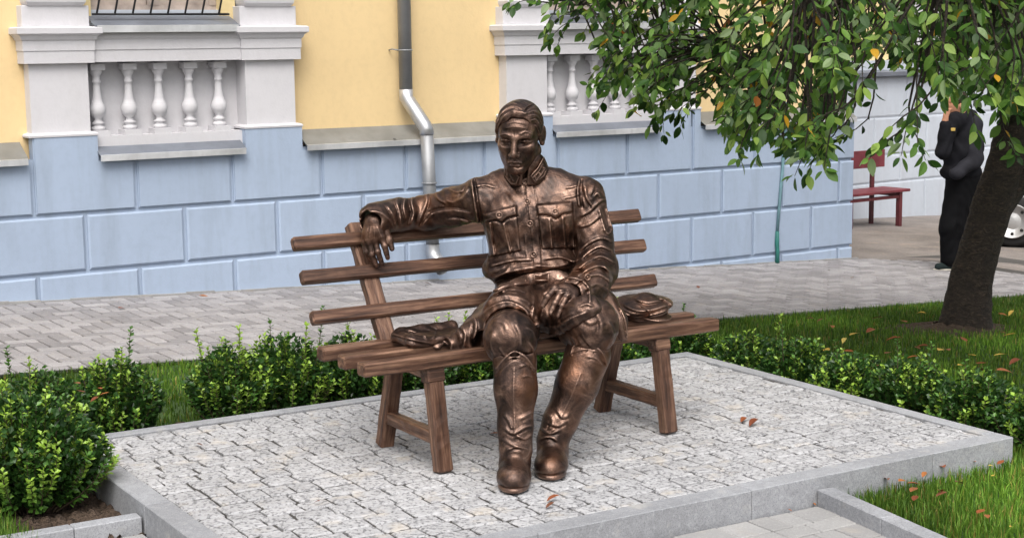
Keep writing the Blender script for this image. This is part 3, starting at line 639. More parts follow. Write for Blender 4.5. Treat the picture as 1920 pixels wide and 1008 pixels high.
# ---------------------------------------------------------------- box shrubs
def leaf_quads(B, D, N, L, W, fold=.25):
    """boat-shaped leaf: 4 triangles, base B, direction D, up N"""
    S = norm(np.cross(D, N)); N = norm(np.cross(S, D)); L = L[:, None]; W = W[:, None]
    m = B + D * L * .5; V = np.stack([B, m - S * W + N * W * fold, m + S * W + N * W * fold, B + D * L, m - N * W * .12], 1)
    n = len(B); i = np.arange(n)[:, None] * 5
    T = np.concatenate([i + [0, 4, 1], i + [0, 2, 4], i + [1, 4, 3], i + [4, 2, 3]], 0); return V.reshape(-1, 3), T
def shrub(base, w, d, h, label, group, seed, shoots=70, fresh=.3, tall=0, big=1.35):
    h = h * 1.04; w = w * 1.1; fresh = min(.75, fresh * 1.8)
    r = np.random.default_rng(seed); root = empty('box_shrub', loc=tuple(base), label=label, cat='shrub', group=group)
    V_ = []; T_ = []; C_ = []; nv = 0; st = MB()
    tall = int(tall * .6 + .5)
    for k in range(shoots + tall):
        a = r.uniform(0, 2 * np.pi); q = math.sqrt(r.random()); 
        tipz = h * (1 - .55 * q ** 2.2) * r.uniform(.72, 1.04)
        if k >= shoots: tipz = h * r.uniform(1.05, 1.24); q *= .8
        tip = np.array([math.cos(a) * q * w / 2, math.sin(a) * q * d / 2, tipz]); b0 = np.array([tip[0] * .35, tip[1] * .35, 0]) + r.normal(0, .015, 3) * [1, 1, 0]
        mid = (b0 + tip) / 2 + np.array([tip[0] * .18, tip[1] * .18, .0]); nseg = 16; t = np.linspace(0, 1, nseg)[:, None]
        path = (1 - t) ** 2 * b0 + 2 * t * (1 - t) * mid + t * t * tip
        st.tube([path[0], path[5], path[10], path[15]], [.004, .003, .0022, .0012], 4, cap=False)
        Ls = np.linalg.norm(tip - b0); npair = int(Ls / .014 / big); tt = np.linspace(.18, 1, npair); idx = tt * (nseg - 1); i0 = np.clip(idx.astype(int), 0, nseg - 2); f_ = (idx - i0)[:, None]
        P = path[i0] * (1 - f_) + path[i0 + 1] * f_; D = norm(path[i0 + 1] - path[i0]); ang = np.arange(npair) * (np.pi / 2) + r.uniform(0, 6)
        e1 = norm(np.cross(D, np.array([.3, .5, .8]))); e2 = np.cross(D, e1)
        isf = r.random() < fresh
        for sgn in (1, -1):
            rad = sgn * (np.cos(ang)[:, None] * e1 + np.sin(ang)[:, None] * e2); LD = norm(rad * .9 + D * (.35 + .35 * tt[:, None]) + r.normal(0, .3, (npair, 3)))
            L = r.uniform(.018, .028, npair) * big * (1 - .2 * tt); V, T = leaf_quads(P, LD, D + r.normal(0, .25, (npair, 3)), L, L * .36)
            dark = srgb((46, 82, 32)); mids = srgb((98, 142, 58)); fr = srgb((150, 184, 70))
            g_ = r.random((npair, 1)); c = dark * (1 - g_) + mids * g_
            if isf: kk = np.clip((tt[:, None] - .38) / .5, 0, 1); c = c * (1 - kk) + fr * kk * r.uniform(.75, 1.1, (npair, 1))
            V_.append(V); T_.append(T + nv); nv += len(V); C_.append(np.repeat(np.concatenate([c, np.ones((npair, 1))], 1), 5, 0))
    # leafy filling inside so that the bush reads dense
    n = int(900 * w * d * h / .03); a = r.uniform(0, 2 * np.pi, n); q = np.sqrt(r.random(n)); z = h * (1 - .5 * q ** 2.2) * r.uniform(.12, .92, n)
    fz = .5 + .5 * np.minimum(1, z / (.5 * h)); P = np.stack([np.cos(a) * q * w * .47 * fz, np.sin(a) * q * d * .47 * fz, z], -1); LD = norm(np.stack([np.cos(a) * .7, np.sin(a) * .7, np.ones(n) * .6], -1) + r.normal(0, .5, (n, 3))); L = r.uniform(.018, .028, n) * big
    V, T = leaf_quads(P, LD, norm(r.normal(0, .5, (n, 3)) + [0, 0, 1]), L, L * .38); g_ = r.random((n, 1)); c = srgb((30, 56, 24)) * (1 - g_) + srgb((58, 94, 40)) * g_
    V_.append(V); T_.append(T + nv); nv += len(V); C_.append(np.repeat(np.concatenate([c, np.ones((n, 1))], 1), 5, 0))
    link('foliage', np_mesh('foliage', np.concatenate(V_), np.concatenate(T_), False, {'leafcol': np.concatenate(C_)}), M_BOX, root, kind='stuff')
    st.build('stems', M_STEM, root); return root
def on_ground_uv(U, V): p = pw(U, V); p[2] = float(ground_z(p[0], p[1])) - .01; return p
HB = [  # U, V, width, depth, height, shoots, fresh, tall, label
    (1.55, 6.27, .60, .50, .46, 200, .45, 4, 'large rounded box shrub at the left corner of the platform, the nearest one'),
    (1.40, 6.95, .54, .44, .48, 120, .3, 6, 'box shrub with tall shoots at the left picture edge behind the nearest shrub'),
    (1.86, 7.13, .42, .36, .36, 90, .12, 2, 'dark box shrub with brown leaves caught in it, behind the platform left corner'),
    (2.20, 7.12, .40, .34, .40, 95, .30, 2, 'box shrub with one tall pale shoot, third from the left behind the platform'),
    (2.78, 7.16, .40, .34, .40, 95, .45, 4, 'yellow-green tipped box shrub just right of the gap in the hedge'),
    (3.08, 7.18, .42, .34, .43, 100, .38, 5, 'tall box shrub behind the left end of the bench'),
    (3.45, 7.2, .42, .34, .40, 95, .30, 3, 'box shrub seen below the bench back at its left post'),
    (3.83, 7.2, .42, .34, .36, 90, .3, 4, 'box shrub seen under the bench seat left of the boots'),
    (4.22, 7.18, .42, .34, .37, 90, .25, 4, 'box shrub seen directly behind the statue knees'),
    (4.62, 7.15, .42, .34, .36, 90, .25, 3, 'box shrub seen through the right trestle of the bench'),
    (5.02, 7.12, .42, .34, .36, 95, .2, 6, 'box shrub with dark shoots behind the right end of the bench'),
    (5.45, 7.08, .42, .36, .36, 100, .22, 6, 'dark box shrub at the far corner of the platform'),
    (5.66, 6.68, .40, .38, .28, 90, .30, 1, 'low box shrub beside the far right edge of the platform, first from its corner'),
    (5.67, 6.28, .40, .38, .29, 90, .30, 2, 'low box shrub with pale tips beside the right platform edge, second from the far corner'),
    (5.67, 5.88, .40, .38, .27, 90, .25, 1, 'low box shrub beside the right platform edge, third from the far corner'),
    (5.68, 5.48, .40, .38, .30, 95, .28, 3, 'box shrub with a yellow shoot beside the right platform edge, fourth from the far corner'),
    (5.69, 5.06, .42, .38, .28, 95, .28, 1, 'box shrub beside the right platform edge, last but one at the near corner'),
    (5.72, 4.68, .42, .36, .27, 100, .38, 2, 'bright-tipped box shrub at the right picture edge by the platform near corner'),
]
for q, (U, V, w, d, h, ns, fr, tl, lb) in enumerate(HB): shrub(on_ground_uv(U, V), w * (1.12 if U < 5.5 else 1.05), d, h * (1.06 if U < 5.5 else 1.12), lb, 'box shrubs round the platform', 100 + q, ns, fr, tl)

# ---------------------------------------------------------------- cherry tree
bark, _nt, _b = new_mat('cherry_bark'); _v = coord(_nt, 'pos', (5, 5, 11)); _n1 = noise(_nt, _v, 3.4, 7, .72, 1.6); _n2 = noise(_nt, coord(_nt), 5, 5)
_nt.links.new(mix(_nt, ramp(_nt, _n1, [(.32, (.012, .008, .006)), (.5, (.040, .027, .019)), (.6, (.088, .060, .042)), (.78, (.19, .14, .105))]), (.03, .028, .02), math_(_nt, 'MULTIPLY', _n2, .35)), _b.inputs['Base Color'])
_b.inputs['Roughness'].default_value = .75; bump(_nt, _b, _n1, 1.0, .05)
TREE = empty('cherry_tree', loc=(TRUNK[0], TRUNK[1], float(ground_z(*TRUNK)) - .02), label='leaning cherry tree with dark trunk and drooping leafy branches at the right', cat='tree')
TB = np.array(TREE.location)
def trunk_mesh(path, rad, n=26, flare=0.0, seed=0):
    r = np.random.default_rng(seed); m = 60; t = np.linspace(0, 1, m); path = np.asarray(path, float); tk = np.linspace(0, 1, len(path))
    P = np.stack([np.interp(t, tk, path[:, k]) for k in range(3)], -1)
    for _ in range(6): P[1:-1] = (P[:-2] + 2 * P[1:-1] + P[2:]) / 4
    R_ = np.interp(t, tk, rad); a = np.linspace(0, 2 * np.pi, n, endpoint=False); lob = .5 * np.sin(3 * a + 1) + .35 * np.sin(5 * a + 2.2) + .25 * np.sin(7 * a)
    V = []; 
    for i in range(m):
        d = norm(P[min(i + 1, m - 1)] - P[max(i - 1, 0)]); e1 = norm(np.cross(d, [0.1, 1, .05])); e2 = np.cross(d, e1)
        fl = flare * math.exp(-t[i] * 9); rr_ = R_[i] * (1 + fl * (1 + .5 * lob) + .05 * lob * (1 + .6 * math.sin(i * .5)) + r.normal(0, .022, n))
        V.append(P[i] + rr_[:, None] * (np.cos(a)[:, None] * e1 + np.sin(a)[:, None] * e2))
    V = np.concatenate(V); i = np.arange(m * n).reshape(m, n); j = np.roll(i, -1, 1)
    return np_mesh('trunk', V, np.stack([i[:-1], j[:-1], j[1:], i[1:]], -1).reshape(-1, 4), True)
def tp(px, py, y): return at_y(px, py, y) - TB
tr = [np.array([0, 0, -.08]), tp(1812, 600, 11.0), tp(1820, 530, 11.0), tp(1842, 450, 11.0), tp(1861, 385, 11.0), tp(1884, 310, 10.95), tp(1905, 230, 10.9), tp(1930, 140, 10.8), tp(1950, 20, 10.7)]
tr[0] = tr[1] * np.array([1, 1, 0]) + np.array([0, 0, -.1])
link('trunk', trunk_mesh(tr, [.165, .158, .142, .135, .14, .125, .115, .105, .09], flare=.42, seed=1), bark, TREE)
LIMBS = [
    ([tp(1868, 390, 11.0), tp(1900, 345, 11.0), tp(1945, 300, 10.95), tp(2010, 200, 10.9), tp(2080, 40, 10.8)], [.11, .1, .09, .075, .06]),
    ([tp(1905, 230, 10.9), tp(1860, 110, 10.4), tp(1760, 0, 9.6), tp(1650, -90, 8.8), tp(1500, -120, 8.0)], [.07, .055, .045, .035, .02]),
    ([tp(1915, 180, 10.9), tp(1850, 40, 10.9), tp(1700, -70, 10.9), tp(1450, -110, 10.8), tp(1250, -60, 10.8), tp(1090, 10, 10.8)], [.075, .06, .05, .04, .028, .012]),
    ([tp(1930, 140, 10.8), tp(1960, 0, 10.2), tp(1930, -120, 9.2), tp(1850, -150, 8.2), tp(1780, -100, 7.6)], [.06, .05, .04, .03, .018]),
    ([tp(1950, 20, 10.7), tp(1940, -150, 10.8), tp(1880, -400, 11.0), tp(1800, -650, 11.2)], [.085, .07, .05, .02]),
    ([tp(1945, 60, 10.7), tp(2060, -120, 11.3), tp(2200, -300, 12.0)], [.07, .05, .02]),
    ([tp(1940, 80, 10.8), tp(1820, -60, 12.0), tp(1650, -160, 13.0), tp(1450, -180, 13.4)], [.06, .045, .035, .015]),
    ([tp(2010, 200, 10.9), tp(2150, 60, 10.3), tp(2260, -40, 9.5)], [.06, .045, .02]),
    ([tp(1850, 40, 10.9), tp(1650, 40, 10.5), tp(1500, 70, 10.3), tp(1370, 100, 10.2)], [.03, .022, .016, .008]),
]
nodes = []; 
for pth, rd in LIMBS:
    m = 24; tk = np.linspace(0, 1, len(pth)); t = np.linspace(0, 1, m); P = np.stack([np.interp(t, tk, np.array(pth)[:, k]) for k in range(3)], -1)
    for _ in range(3): P[1:-1] = (P[:-2] + 2 * P[1:-1] + P[2:]) / 4
    MB().tube(P, list(np.interp(t, tk, rd)), 9).build('limb', bark, TREE); nodes += [p for p in P]
r = np.random.default_rng(5)
# lower outline of the foliage as seen from the street side; twigs hang down to it
BX = [945, 990, 1015, 1035, 1060, 1085, 1105, 1140, 1175, 1205, 1240, 1275, 1300, 1335, 1355, 1400, 1450, 1490, 1545, 1565, 1590, 1625, 1680, 1745, 1765, 1800, 1850, 1880, 1925, 2100, 2300]
BY = [10, -40, 70, 85, 30, 100, 185, 205, 195, 225, 250, 240, 180, 170, 285, 300, 300, 330, 330, 250, 205, 215, 225, 235, 215, 200, 215, 265, 290, 300, 200]
HOLES = [(1300, 150, 45, 55), (1480, 175, 55, 35), (1310, 60, 18, 15), (1630, 130, 50, 30), (1700, 175, 70, 45), (1110, 105, 30, 30), (1170, 110, 22, 20), (1565, 210, 30, 25), (1600, 235, 25, 40), (1730, 235, 22, 30), (1900, 250, 30, 35), (1065, 60, 30, 40)]
tw = []
def depth_for(px, k):
    far = np.interp(px, [940, 1300, 1600, 2000], [11.2, 11.0, 11.4, 11.6]); near = np.interp(px, [940, 1150, 1300, 1420, 1700, 2000], [10.2, 9.9, 9.0, 7.6, 7.2, 7.6]); return near + (far - near) * k
while len(tw) < 740:
    px = r.uniform(945, 2010) if r.random() < .9 else r.uniform(1900, 2250)
    lo = np.interp(px, BX, BY); py = lo - abs(r.normal(0, 1)) * 110 if r.random() < .5 else r.uniform(-160, lo)
    if py > lo - 28 or py < -200: continue
    if px < 1090 and r.random() < .75: continue
    if any(((px - a) / c) ** 2 + ((py - b) / d) ** 2 < 1 for a, b, c, d in HOLES): continue
    k = r.random(); tw.append((px, py, depth_for(px, k)))
for a in [(962, 12, 10.6), (955, 5, 10.7), (1030, 78, 10.6), (1025, 60, 10.6), (1045, 85, 10.6), (1120, 208, 10.3), (1105, 160, 10.3), (1190, 205, 10.2), (1220, 235, 10.2), (1245, 250, 10.1), (1275, 238, 10.2), (1270, 180, 10.1), (1215, 190, 10.1), (1385, 296, 8.6), (1370, 270, 8.8), (1420, 290, 8.4), (1490, 330, 7.9), (1515, 325, 7.9), (1545, 318, 7.7), (1550, 270, 7.8), (1630, 295, 7.6), (1645, 270, 7.6), (1690, 292, 7.5), (1735, 300, 7.5), (1720, 270, 7.5), (1830, 245, 7.8), (1905, 290, 8), (1885, 262, 8.1), (1780, 172, 7.7), (1800, 160, 7.8), (1815, 190, 7.6), (1770, 150, 7.9), (1840, 180, 7.6), (1762, 190, 7.7), (1830, 150, 7.8), (1795, 135, 7.9), (1808, 175, 8.2), (1785, 150, 8.6), (1825, 200, 8.4)]: tw.append(a)
leaves = []; twig_mb = MB()
nodesA = np.array(nodes)
# a crown above the picture too
crown = []
while len(crown) < 110:
    p = np.array([r.normal(0.3, 2.0), r.normal(-.8, 1.9), 3.3 + abs(r.normal(0, 1.0))]); q = to_px(p + TB)
    if q[1] > -40 and 900 < q[0] < 1960: continue
    crown.append(p)
order = [(at_y(a, b, c) - TB) for a, b, c in tw] + crown
for e in order:
    L = r.uniform(.28, .5); vis = True
    # the twig arrives from up and trunk-wards, then droops
    toT = norm(np.array([-e[0] * .35, -e[1] * .35 , 0]) + r.normal(0, .6, 3) * [1, 1, .2]); s0 = e + toT * L * r.uniform(.5, .9) + np.array([0, 0, L * r.uniform(.15, .85)])
    m = (s0 + e) / 2 + toT * .06 * -1 + np.array([0, 0, .05])
    t = np.linspace(0, 1, 9)[:, None]; P = (1 - t) ** 2 * s0 + 2 * t * (1 - t) * m + t * t * e
    d2 = ((nodesA - s0) ** 2).sum(1) + 1.5 * np.clip(s0[2] - nodesA[:, 2], 0, None) ** 2; j = int(np.argmin(d2)); a0 = nodesA[j]
    mid = (a0 + s0) / 2 + np.array([0, 0, .10 * np.linalg.norm(a0 - s0)]) + r.normal(0, .03, 3); C = (1 - t) ** 2 * a0 + 2 * t * (1 - t) * mid + t * t * s0
    full = np.concatenate([C, P[1:]])
    for _ in range(5): full[1:-1] = (full[:-2] + 2 * full[1:-1] + full[2:]) / 4
    C = full[:9]; P = full[8:]; dist = np.linalg.norm(a0 - s0)
    twig_mb.tube(full[::2] if len(full) % 2 else full, list(np.linspace(.006 + .004 * min(dist, 2), .0016, len(full[::2] if len(full) % 2 else full))), 4, cap=False)
    nl = int(r.uniform(9, 15)); ts = np.concatenate([np.linspace(.05, 1, nl), [1.0, .97]])
    src = np.concatenate([C[4:], P[1:]])
    for q, tt in enumerate(ts):
        x = tt * (len(src) - 1); i0 = min(int(x), len(src) - 2); p = src[i0] * (1 - (x - i0)) + src[i0 + 1] * (x - i0); td = norm(src[i0 + 1] - src[i0])
        side = norm(np.cross(td, [0, 0, 1.]) + 1e-6) * (1 if q % 2 else -1)
        D = norm(td * .7 + side * .75 + np.array([0, 0, -.30]) + r.normal(0, .34, 3)); N = norm(np.array([0, 0, .8]) + np.array([0, -.3, 0]) + r.normal(0, .5, 3))
        leaves.append((p + D * .012, D, N, r.uniform(.048, .094), q))
twig_mb.build('twigs', bark, TREE)
def cherry_leaf(L=1.0, curl=.10, fold=.16, w=.25):
    """leaf blade with a folded midrib, pointed tip and short stalk, lying along +x"""
    xs = [0, .14, .32, .54, .76, .92, 1.0]; ws = [.0, .62, .95, 1.0, .70, .26, 0]; V = []; F = []
    for x, k in zip(xs, ws):
        z = -curl * x * x; V += [(x, 0, z), (x, -w * k, z + fold * w * k), (x, w * k, z + fold * w * k)]
    for i in range(len(xs) - 1):
        a, b = 3 * i, 3 * i + 3; F += [(a, b, b + 1, a + 1), (a, a + 2, b + 2, b)]
    V += [(-.22, .006, .02), (-.22, -.006, .02), (0.02, .006, 0), (0.02, -.006, 0)]; n = len(V); F += [(n - 4, n - 3, n - 1, n - 2)]
    return np.array(V, float), np.array(F)
protos = [cherry_leaf(1, c, f_, w) for c, f_, w in ((.10, .16, .25), (.22, .3, .23), (.04, .10, .27), (.3, .2, .24))]
cols = [srgb((78, 114, 42)), srgb((98, 134, 54)), srgb((54, 90, 34)), srgb((132, 160, 70)), srgb((42, 72, 28)), srgb((128, 150, 104)), srgb((196, 150, 40)), srgb((150, 92, 40))]
cw = np.array([.22, .21, .18, .14, .13, .10, .012, .003]); cw = cw / cw.sum()
def leaf_mat(B, D, N, L):
    S = norm(np.cross(N, D)); N2 = np.cross(D, S); M = np.eye(4); M[:3, 0] = D * L; M[:3, 1] = S * L; M[:3, 2] = N2 * L; M[:3, 3] = B; return M
LB = np.array([l[0] for l in leaves]); pxs = to_px(LB + TB); dist = np.linalg.norm(LB + TB - CAMP, axis=1); size = np.array([l[3] for l in leaves]) / dist
inview = (pxs[:, 0] > 960) & (pxs[:, 0] < 1915) & (pxs[:, 1] > 0) & (pxs[:, 1] < 330)
rank = np.argsort(-(size * inview)); own = set(rank[:300].tolist())
ci = r.choice(len(cols), len(leaves), p=cw); leaf_me = {}
VV = []; FF = []; CC = []; nv = 0
for k, (B, D, N, L, q) in enumerate(leaves):
    M4 = leaf_mat(B, D, N, L); pi = k % 4
    if k in own:
        key = (pi, int(ci[k]))
        if key not in leaf_me:
            V, F = protos[pi]; leaf_me[key] = np_mesh('leaf', V, F, False, {'leafcol': np.tile(np.append(cols[ci[k]], 1), (len(V), 1))}); leaf_me[key].materials.append(M_CHERRY)
        link('leaf', leaf_me[key], None, TREE, Matrix(M4.tolist()))
    else:
        V, F = protos[pi]; V2 = V @ M4[:3, :3].T + M4[:3, 3]; VV.append(V2); FF.append(F + nv); nv += len(V2); c = cols[ci[k]] * r.uniform(.8, 1.15); CC.append(np.tile(np.append(c, 1), (len(V2), 1)))
link('crown', np_mesh('crown', np.concatenate(VV), np.concatenate(FF), False, {'leafcol': np.concatenate(CC)}), M_CHERRY, TREE, kind='stuff')
# bare earth ring round the trunk
uvr = np.linspace(0, 2 * np.pi, 40, endpoint=False); V = []; 
for k, rad in enumerate((.12, .25, .38, .5)): V += [(TRUNK[0] + rad * math.cos(a) * (1 + .15 * math.sin(3 * a)), TRUNK[1] + rad * math.sin(a), float(ground_z(TRUNK[0] + rad * math.cos(a), TRUNK[1] + rad * math.sin(a))) + (.05 - .16 * rad) + random.uniform(-.012, .012)) for a in uvr]
i = np.arange(160).reshape(4, 40); j = np.roll(i, -1, 1); link('soil_mound', np_mesh('soil_mound', np.array(V), np.stack([i[:-1], j[:-1], j[1:], i[1:]], -1).reshape(-1, 4), True), M_SOIL, kind='structure')

# ---------------------------------------------------------------- fallen leaves, each one a curled dry leaf
M_DRY, _nt, _b = new_mat('dry_leaf'); _r = rnd(_nt); _nt.links.new(ramp(_nt, _r, [(0, (.16, .04, .012)), (.35, (.30, .085, .02)), (.6, (.36, .13, .03)), (.8, (.20, .07, .03)), (1, (.12, .045, .02))]), _b.inputs['Base Color']); _b.inputs['Roughness'].default_value = .6
M_DRYY, _nt, _b = new_mat('yellow_leaf'); _r = rnd(_nt); _nt.links.new(ramp(_nt, _r, [(0, (.55, .34, .04)), (1, (.66, .50, .12))]), _b.inputs['Base Color']); _b.inputs['Roughness'].default_value = .6
dry = []
for mat_ in (M_DRY, M_DRYY):
    for c, f_, w in ((.18, .30, .24), (-.10, .26, .22), (.22, .42, .2), (.08, .22, .25)):
        V, F = cherry_leaf(1, c, f_, w); me = np_mesh('fallen_leaf', V, F, False); me.materials.append(mat_); dry.append(me)
def fallen(P, label, group, yellow=False, L=None, seed=None):
    me = random.choice(dry[4:] if yellow else dry[:4]); L = (L or random.uniform(.055, .085)) * .78
    rot = Matrix.Rotation(random.uniform(0, 6.28), 4, 'Z') @ Matrix.Rotation(random.uniform(-.2, .2), 4, 'X') @ Matrix.Rotation(random.uniform(-.1, .2), 4, 'Y')
    zmin = min((rot @ Vector(v.co))[2] for v in me.vertices) * L
    o = link('fallen_leaf', me, None, None, Matrix.Translation((P[0], P[1], P[2] - zmin + .001)) @ rot @ Matrix.Scale(L, 4), label=label, cat='leaf')
    if group: o['group'] = group
    return o
fallen(at_z(1050, 934, .0), 'orange dry leaf with a stalk on the cobbles right of the boots', None, L=.085)
fallen(at_z(1039, 948, .0), 'small reddish leaf on the cobbles nearest the front slab edge', None, L=.06)
fallen(at_z(1420, 792, .002), 'curled brown leaf on the cobbles right of the right trestle', None, L=.11)
fallen(at_z(1398, 786, .002), 'thin brown leaf just left of the curled one on the right cobbles', None, L=.08)
fallen(at_z(368, 834, .002), 'tiny red-brown leaf on the cobbles near the left platform corner', None, L=.04)
fallen(at_z(918, 812, .002), 'brown leaf on the cobbles left of the right boot', None, L=.07)
fallen(at_z(600, 944, .002), 'pale tan leaf scrap on the cobbles in the left foreground', None, L=.04)
def walk_pt(px, py):
    rr_ = ray(px, py); s0 = (CAMP - P0) @ UWv; sv = rr_ @ UWv; t = (-.132 - .0476 * s0 - CAM_H) / (rr_[2] + .0476 * sv); return CAMP + rr_ * t
for px, py in ((222, 581), (795, 535), (1200, 540), (390, 555), (1310, 540), (1600, 520), (1555, 506)): fallen(walk_pt(px, py), 'single reddish dry leaf lying on the brick walkway', 'leaves on the walkway', L=.09)
def lawn_pt(px, py):
    rr_ = ray(px, py)
    for t in np.linspace(4, 16, 1200):
        P = CAMP + rr_ * t
        if P[2] < ground_z(P[0], P[1]) + .045: return P
    return P
RL = [(1585, 640), (1668, 660), (1722, 672), (1795, 690), (1812, 640), (1868, 700), (1890, 665), (1912, 680), (1640, 620), (1505, 640), (1545, 600), (1560, 612), (1610, 625), (1655, 600), (1700, 605), (1735, 590), (1690, 640), (1740, 655), (1760, 660), (1715, 650), (1780, 660), (1830, 668), (1850, 680), (1885, 625), (1905, 632), (1835, 700), (1600, 660), (1545, 660), (1640, 690), (1870, 590), (1900, 590), (1525, 600), (1570, 690)]
for k, (px, py) in enumerate(RL): fallen(lawn_pt(px, py), 'yellow leaf lying in the grass of the tree lawn' if k % 3 == 0 else 'brown dry leaf lying in the grass of the tree lawn', 'yellow leaves on the tree lawn' if k % 3 == 0 else 'brown leaves on the tree lawn', k % 3 == 0, L=random.uniform(.085, .13))
FR = [(1632, 888), (1628, 900), (1665, 905), (1685, 908), (1700, 908), (1718, 915), (1718, 932), (1760, 930), (1775, 928), (1790, 910), (1770, 880), (1812, 862), (1845, 955), (1850, 965), (1735, 890), (1870, 870)]
for k, (px, py) in enumerate(FR): fallen(lawn_pt(px, py), 'brown curled leaf in the bright grass by the right kerb', 'brown leaves in the front grass', L=random.uniform(.055, .09))
for k, (px, py) in enumerate(((1853, 875), (1865, 890), (1893, 990))): fallen(lawn_pt(px, py), 'pale yellow leaf in the bright grass by the right kerb', 'yellow leaves in the front grass', True, L=.035)
for k, (px, py, dy) in enumerate(((150, 720, 7.0), (190, 730, 7.0), (205, 740, 7.0), (185, 750, 7.05), (160, 735, 6.95))): fallen(at_y(px, py, dy - .12), 'dry orange leaf caught in the dark left shrub', 'leaves caught in the dark shrub', L=.06)
fallen(at_z(175, 918, -.10), 'orange leaf on the bare soil beside the left kerb', None, L=.06)
fallen(at_z(208, 806, -.10), 'orange leaf wedged at the back left edge of the platform', None, L=.08)
for k, (px, py) in enumerate(((1392, 955), (1477, 957), (1472, 948), (1525, 945))): fallen(at_z(px, py, -.11), 'small brown leaf scrap on the pavers beside the platform front', 'leaf scraps on the front pavers', L=.025)

# every fallen leaf of a group is told apart by its place in the row, counted from the left
ORD = ['first', 'second', 'third', 'fourth', 'fifth', 'sixth', 'seventh', 'eighth', 'ninth', 'tenth', 'eleventh', 'twelfth', 'thirteenth', 'fourteenth', 'fifteenth', 'sixteenth', 'seventeenth', 'eighteenth', 'nineteenth', 'twentieth', 'twenty-first', 'twenty-second', 'twenty-third', 'twenty-fourth']
_gr = {}
for o in list(COL.objects):
    if o.name.startswith('fallen_leaf') and 'group' in o: _gr.setdefault(o['group'], []).append(o)
for g_, os_ in _gr.items():
    os_.sort(key=lambda o: to_px(np.array(o.matrix_local.translation))[0])
    for k, o in enumerate(os_): o['label'] = o['label'] + ', ' + ORD[k] + ' from the left'
# ================================================================ BENCH (patinated to look like timber)
def mat_timber(name, lo, mid, hi, scale=1.0):
    m, nt, b = new_mat(name); tc = nd(nt, 'ShaderNodeTexCoord').outputs['Object']; mp = nd(nt, 'ShaderNodeMapping'); mp.inputs['Scale'].default_value = (2.2 * scale, 34 * scale, 34 * scale)
    off = nd(nt, 'ShaderNodeVectorMath'); off.operation = 'ADD'; oi = nd(nt, 'ShaderNodeObjectInfo'); sc = nd(nt, 'ShaderNodeVectorMath'); sc.operation = 'SCALE'; sc.inputs[3].default_value = 9.0
    nt.links.new(oi.outputs['Location'], sc.inputs[0]); nt.links.new(tc, off.inputs[0]); nt.links.new(sc.outputs[0], off.inputs[1]); nt.links.new(off.outputs[0], mp.inputs['Vector'])
    g = noise(nt, mp.outputs[0], 1.3, 5, .65, .35); g2 = noise(nt, mp.outputs[0], 4.5, 3, .6); pt = noise(nt, off.outputs[0], 5.5, 4, .6)
    c = ramp(nt, g, [(.30, lo), (.48, mid), (.72, hi)]); c = mix(nt, c, lo, math_(nt, 'MULTIPLY', ramp(nt, pt, [(.5, 0), (.72, 1)]), .55))
    nt.links.new(c, b.inputs['Base Color']); nt.links.new(ramp(nt, pt, [(.3, .38), (.7, .56)]), b.inputs['Roughness']); b.inputs['Metallic'].default_value = .25
    bump(nt, b, math_(nt, 'ADD', g, math_(nt, 'MULTIPLY', g2, .5)), .55, .006); return m
M_TIMB = mat_timber('patinated_timber', (.026, .013, .009), (.12, .060, .038), (.36, .21, .135))
def member(name, A, B, w, h, parent, up=(0, 0, 1), c=.007, mat=None, jit=.0015, seed=0, label=None):
    """squared timber from A to B: w across, h along 'up'"""
    A = Vector(A); B = Vector(B); x = (B - A); L = x.length; x.normalize(); z = Vector(up); z = (z - x * z.dot(x)).normalized(); y = z.cross(x)
    mb = MB(); n = 14; rj = random.Random(seed); rings = []
    prof = [(-w / 2 + c, -h / 2), (w / 2 - c, -h / 2), (w / 2, -h / 2 + c), (w / 2, h / 2 - c), (w / 2 - c, h / 2), (-w / 2 + c, h / 2), (-w / 2, h / 2 - c), (-w / 2, -h / 2 + c)]
    xs = [0, c * .9] + [L * k / n for k in range(1, n)] + [L - c * .9, L]; vs = []; fs = []
    for i_, q in enumerate(xs):
        k = (1 - 2.0 * c / min(w, h)) if i_ in (0, len(xs) - 1) else 1
        for (a, b_) in prof: vs.append((q, a * k + rj.uniform(-jit, jit), b_ * k + rj.uniform(-jit, jit)))
    m = len(prof)
    for i_ in range(len(xs) - 1):
        for k in range(m): fs.append((i_ * m + k, i_ * m + (k + 1) % m, (i_ + 1) * m + (k + 1) % m, (i_ + 1) * m + k))
    fs.append(tuple(range(m))); fs.append(tuple(range((len(xs) - 1) * m, len(xs) * m)))
    M4 = Matrix(((x[0], y[0], z[0], A[0]), (x[1], y[1], z[1], A[1]), (x[2], y[2], z[2], A[2]), (0, 0, 0, 1)))
    o = mb.add(vs, fs).build(name, mat or M_TIMB, parent, M4)
    if label: o['label'] = label
    return o
BC = (3.62, 5.75)
BENCH = empty('bench', mat=MP @ Matrix.Translation((BC[0], BC[1], 0)), label='brown timber-look bench with three back slats on trestle legs, carrying the statue', cat='bench')
def bl_(U, V, z): return (U - BC[0], V - BC[1], z)
SEAT = .48
for k, (v0, hh) in enumerate(((5.52, .056), (5.70, .056), (5.90, .056))):
    member('seat_beam', bl_(2.705, v0 + .037, SEAT - hh / 2), bl_(4.505, v0 + .037, SEAT - hh / 2), .074, hh, BENCH, seed=k)
def post_v(z): return 5.995 + (z - .595) * .58
tilt = (0, -.58, 1)
for k, (z, ur) in enumerate(((.593, 4.505), (.753, 4.51), (.889, 4.535))):
    member('back_slat', bl_(2.705, post_v(z) + .022, z), bl_(ur, post_v(z) + .022, z), .045, .058, BENCH, up=(0, .5, 1), seed=10 + k)
